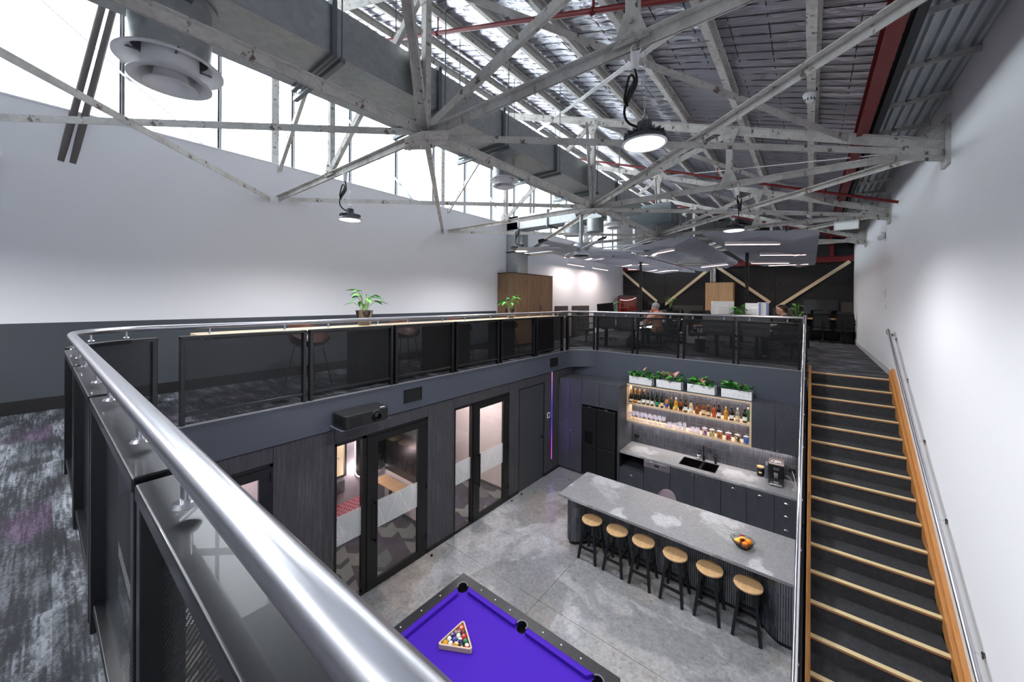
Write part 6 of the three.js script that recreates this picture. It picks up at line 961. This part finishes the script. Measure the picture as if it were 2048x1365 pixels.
for (const [x, z, l] of [[-0.3, -13.6, 'low black planter box behind the man'], [-4.2, -15.0, 'low black planter box before the far wall on the left']]) { const o = thing('planter_box', l, 'planter', [x, U, z]), h = x > -1 ? 0.6 : 0.9; mesh('box', rb(0.6, h - 0.02, 0.3, 0.008, 0, h / 2 - 0.01, 0), M.black, o); mesh('top', rb(0.62, 0.02, 0.32, 0.004, 0, h - 0.01, 0), M.darkMetal, o); }
// ---------- people ----------
function blob(caps, n, k = 0.03) {                          // smooth union of tapered capsules, meshed on a grid
  const lo = V(9, 9, 9), hi = V(-9, -9, -9);
  for (const [a, b, r0, r1] of caps) for (const [p, r] of [[a, r0], [b, r1]]) { lo.min(V(p[0] - r, p[1] - r, p[2] - r)); hi.max(V(p[0] + r, p[1] + r, p[2] + r)); }
  const c = lo.clone().add(hi).multiplyScalar(0.5), h = Math.max(...hi.clone().sub(lo).toArray()) / 2 * 1.12, mc = new MarchingCubes(n, M.skin, false, false, 60000); mc.isolation = 0;
  for (let z = 0; z < n; z++) for (let y = 0; y < n; y++) for (let x = 0; x < n; x++) {
    const px = c.x + (x - n / 2) / (n / 2) * h, py = c.y + (y - n / 2) / (n / 2) * h, pz = c.z + (z - n / 2) / (n / 2) * h; let s = 0;
    for (const [a, b, r0, r1] of caps) { const bx = b[0] - a[0], by = b[1] - a[1], bz = b[2] - a[2], ax = px - a[0], ay = py - a[1], az = pz - a[2], L = bx * bx + by * by + bz * bz, t = L ? clamp((ax * bx + ay * by + az * bz) / L) : 0; s += Math.exp(-(Math.hypot(ax - t * bx, ay - t * by, az - t * bz) - lerp(r0, r1, t)) / k); }
    mc.field[x + y * n + z * n * n] = s > 1e-30 ? k * Math.log(s) : -1;
  }
  mc.update(); const m = mc.count, g = new THREE.BufferGeometry();
  g.setAttribute('position', new THREE.Float32BufferAttribute(mc.positionArray.slice(0, 3 * m), 3)); g.setAttribute('normal', new THREE.Float32BufferAttribute(mc.normalArray.slice(0, 3 * m), 3));
  g.scale(h, h, h).translate(c.x, c.y, c.z); g.computeVertexNormals(); return g;
}
function hand(wr, dir, up, s, k) {                          // palm, four fingers and a thumb, loosely curled
  const f = V(...dir).normalize(), u = V(...up).normalize(), r = f.clone().cross(u).multiplyScalar(s), w = V(...wr), P = (a, b, c) => w.clone().addScaledVector(f, a).addScaledVector(r, b).addScaledVector(u, c).toArray(), caps = [[P(0, 0, 0), P(0.07, 0, 0), 0.024, 0.026], [P(0.03, 0.02, 0), P(0.085, 0.03, 0), 0.02, 0.014], [P(0.03, -0.02, 0), P(0.08, -0.03, 0), 0.018, 0.013]];
  [[0.03, 0.072], [0.01, 0.08], [-0.011, 0.074], [-0.03, 0.058]].forEach(([o, l]) => { caps.push([P(0.085, o, 0), P(0.085 + l * 0.5, o, -k * 0.2 * l), 0.0095, 0.009], [P(0.085 + l * 0.5, o, -k * 0.2 * l), P(0.085 + l * 0.9, o, -k * 0.75 * l), 0.009, 0.0075]); });
  caps.push([P(0.025, 0.026, -0.005), P(0.06, 0.055, -0.018), 0.011, 0.01], [P(0.06, 0.055, -0.018), P(0.09, 0.06, -0.028), 0.01, 0.008]); return blob(caps, 46, 0.004);
}
function seated(label, x, z, turn, o) {
  const t = thing('person', label, 'person', [x, U, z], turn); t.scale.setScalar(0.93);
  const hy = o.head || [0, 1.2, 0.07], H = (a, b, c) => [hy[0] + a, hy[1] + b, hy[2] + c];
  const head = blob([[H(0, 0.03, -0.03), H(0, 0.04, 0.03), 0.078, 0.074], [H(0, -0.06, 0.04), H(0, -0.03, 0.03), 0.045, 0.062], [H(0, 0.0, 0.098), H(0, -0.028, 0.108), 0.008, 0.013], [H(-0.03, 0.022, 0.083), H(0.03, 0.022, 0.083), 0.012, 0.012], [H(-0.018, -0.062, 0.082), H(0.018, -0.062, 0.082), 0.009, 0.009], [H(0, -0.098, 0.066), H(0, -0.09, 0.06), 0.018, 0.02], [H(0.078, 0.012, -0.004), H(0.084, -0.02, -0.008), 0.016, 0.011], [H(-0.078, 0.012, -0.004), H(-0.084, -0.02, -0.008), 0.016, 0.011], [H(0, -0.08, -0.02), [0, 1.0, 0.0], 0.054, 0.058]], 60, 0.012);
  const arms = o.arms, body = blob([[[-0.08, 0.53, 0], [0.08, 0.53, 0], 0.11, 0.11], [[0, 0.6, 0], [0, 0.9, 0.02], 0.11, 0.12], [[-0.15, 0.98, 0.0], [0.15, 0.98, 0.0], 0.055, 0.055], [[0, 1.0, 0], [0, 1.08, 0.02], 0.055, 0.052], ...arms.flatMap(([s, e, w]) => [[s, e, 0.045, 0.036], [e, w, 0.036, 0.025]]), ...[-1, 1].flatMap(s => [[[0.09 * s, 0.52, 0.02], [0.11 * s, 0.52, 0.42], 0.075, 0.055], [[0.11 * s, 0.52, 0.42], [0.12 * s, 0.1, 0.4], 0.052, 0.036], [[0.12 * s, 0.06, 0.38], [0.12 * s, 0.03, 0.54], 0.036, 0.03]])], 72, 0.025);
  const hands = arms.map(([s, e, w, d, u], k) => hand(w, d, u, k ? 1 : -1, o.curl || 0.6));
  mesh('body', [body, head, ...hands], M.skin, t);
  mesh('jacket', blob([[[-0.08, 0.55, 0], [0.08, 0.55, 0], 0.135, 0.135], [[0, 0.62, 0], [0, 0.88, 0.02], 0.135, 0.15], [[-0.15, 0.975, 0], [0.15, 0.975, 0], 0.075, 0.075], ...(o.hood ? [[[-0.07, 1.05, -0.07], [0.07, 1.05, -0.07], 0.06, 0.06], [[-0.08, 1.05, 0.02], [0.08, 1.05, 0.02], 0.04, 0.04]] : []), ...arms.flatMap(([s, e, w]) => [[s, e, 0.068, 0.056], [e, [lerp(e[0], w[0], 0.86), lerp(e[1], w[1], 0.86), lerp(e[2], w[2], 0.86)], 0.056, 0.042]])], 72, 0.022), o.jacket, t, o.jacketLabel);
  mesh('trousers', blob([[[-0.08, 0.52, 0], [0.08, 0.52, 0], 0.125, 0.125], ...[-1, 1].flatMap(s => [[[0.09 * s, 0.52, 0.02], [0.11 * s, 0.52, 0.42], 0.09, 0.068], [[0.11 * s, 0.52, 0.42], [0.12 * s, 0.12, 0.4], 0.066, 0.055]])], 60, 0.02), o.trousers, t);
  for (const s of [-1, 1]) mesh('shoe', blob([[[0.12 * s, 0.06, 0.36], [0.12 * s, 0.045, 0.52], 0.045, 0.036], [[0.12 * s, 0.02, 0.34], [0.12 * s, 0.02, 0.56], 0.02, 0.02]], 30, 0.01), M.black, t);
  if (o.beanie) mesh('beanie', [blob([[H(0, 0.055, -0.035), H(0, 0.065, 0.02), 0.09, 0.086], [H(0, 0.12, -0.02), H(0, 0.13, -0.01), 0.05, 0.04]], 40, 0.014).translate(0, 0.022, -0.008), new THREE.TorusGeometry(0.083, 0.016, 8, 28).rotateX(Math.PI / 2 - 0.2).translate(...H(0, 0.045, -0.008))], mat(S(140, 144, 146), 0.95), t, 'grey knitted beanie');
  else mesh('hair', blob([[H(0, 0.062, -0.035), H(0, 0.072, 0.022), 0.079, 0.07], [H(0, 0.0, -0.06), H(0, 0.05, -0.05), 0.056, 0.07], [H(0.055, 0.04, -0.02), H(0.055, 0.02, -0.025), 0.034, 0.026], [H(-0.055, 0.04, -0.02), H(-0.055, 0.02, -0.025), 0.034, 0.026]], 44, 0.012), mat(S(58, 46, 40), 0.9), t, 'short dark hair');
  mesh('eyes', [-1, 1].map(s => sph(0.009, ...H(0.03 * s, 0.005, 0.087), 8)), M.black, t);
}
const sh = s => [0.17 * s, 0.985, 0.0];
seated('seated man with short dark hair and dark hooded top facing left at the desk', -0.42, -10.35, -Math.PI / 2, { head: [0, 1.2, 0.08], hood: 1, jacket: mat(S(44, 45, 50), 0.95), trousers: mat(S(34, 36, 42), 0.95), arms: [[sh(1), [0.22, 0.78, 0.12], [0.15, 0.75, 0.36], [-0.1, 0, 1], [0, 1, 0]], [sh(-1), [-0.22, 0.78, 0.12], [-0.15, 0.75, 0.36], [0.1, 0, 1], [0, 1, 0]]] });
seated('seated person in a grey beanie and tan hooded jacket resting a hand on the cheek', -3.22, -10.3, -1.9, { head: [0, 1.18, 0.08], hood: 1, beanie: 1, jacket: mat(S(182, 134, 112), 0.9), trousers: mat(S(40, 42, 46), 0.95), arms: [[sh(1), [0.2, 0.77, 0.26], [0.12, 1.02, 0.17], [-0.35, 1, -0.1], [0.4, 0, 1]], [sh(-1), [-0.23, 0.78, 0.1], [-0.1, 0.74, 0.34], [0.4, 0, 1], [0, 1, 0]]] });
scene.traverse(o => { if (o.isLight && o.castShadow !== undefined && !o.isRectAreaLight) o.castShadow = true; });
renderer.render(scene, camera);
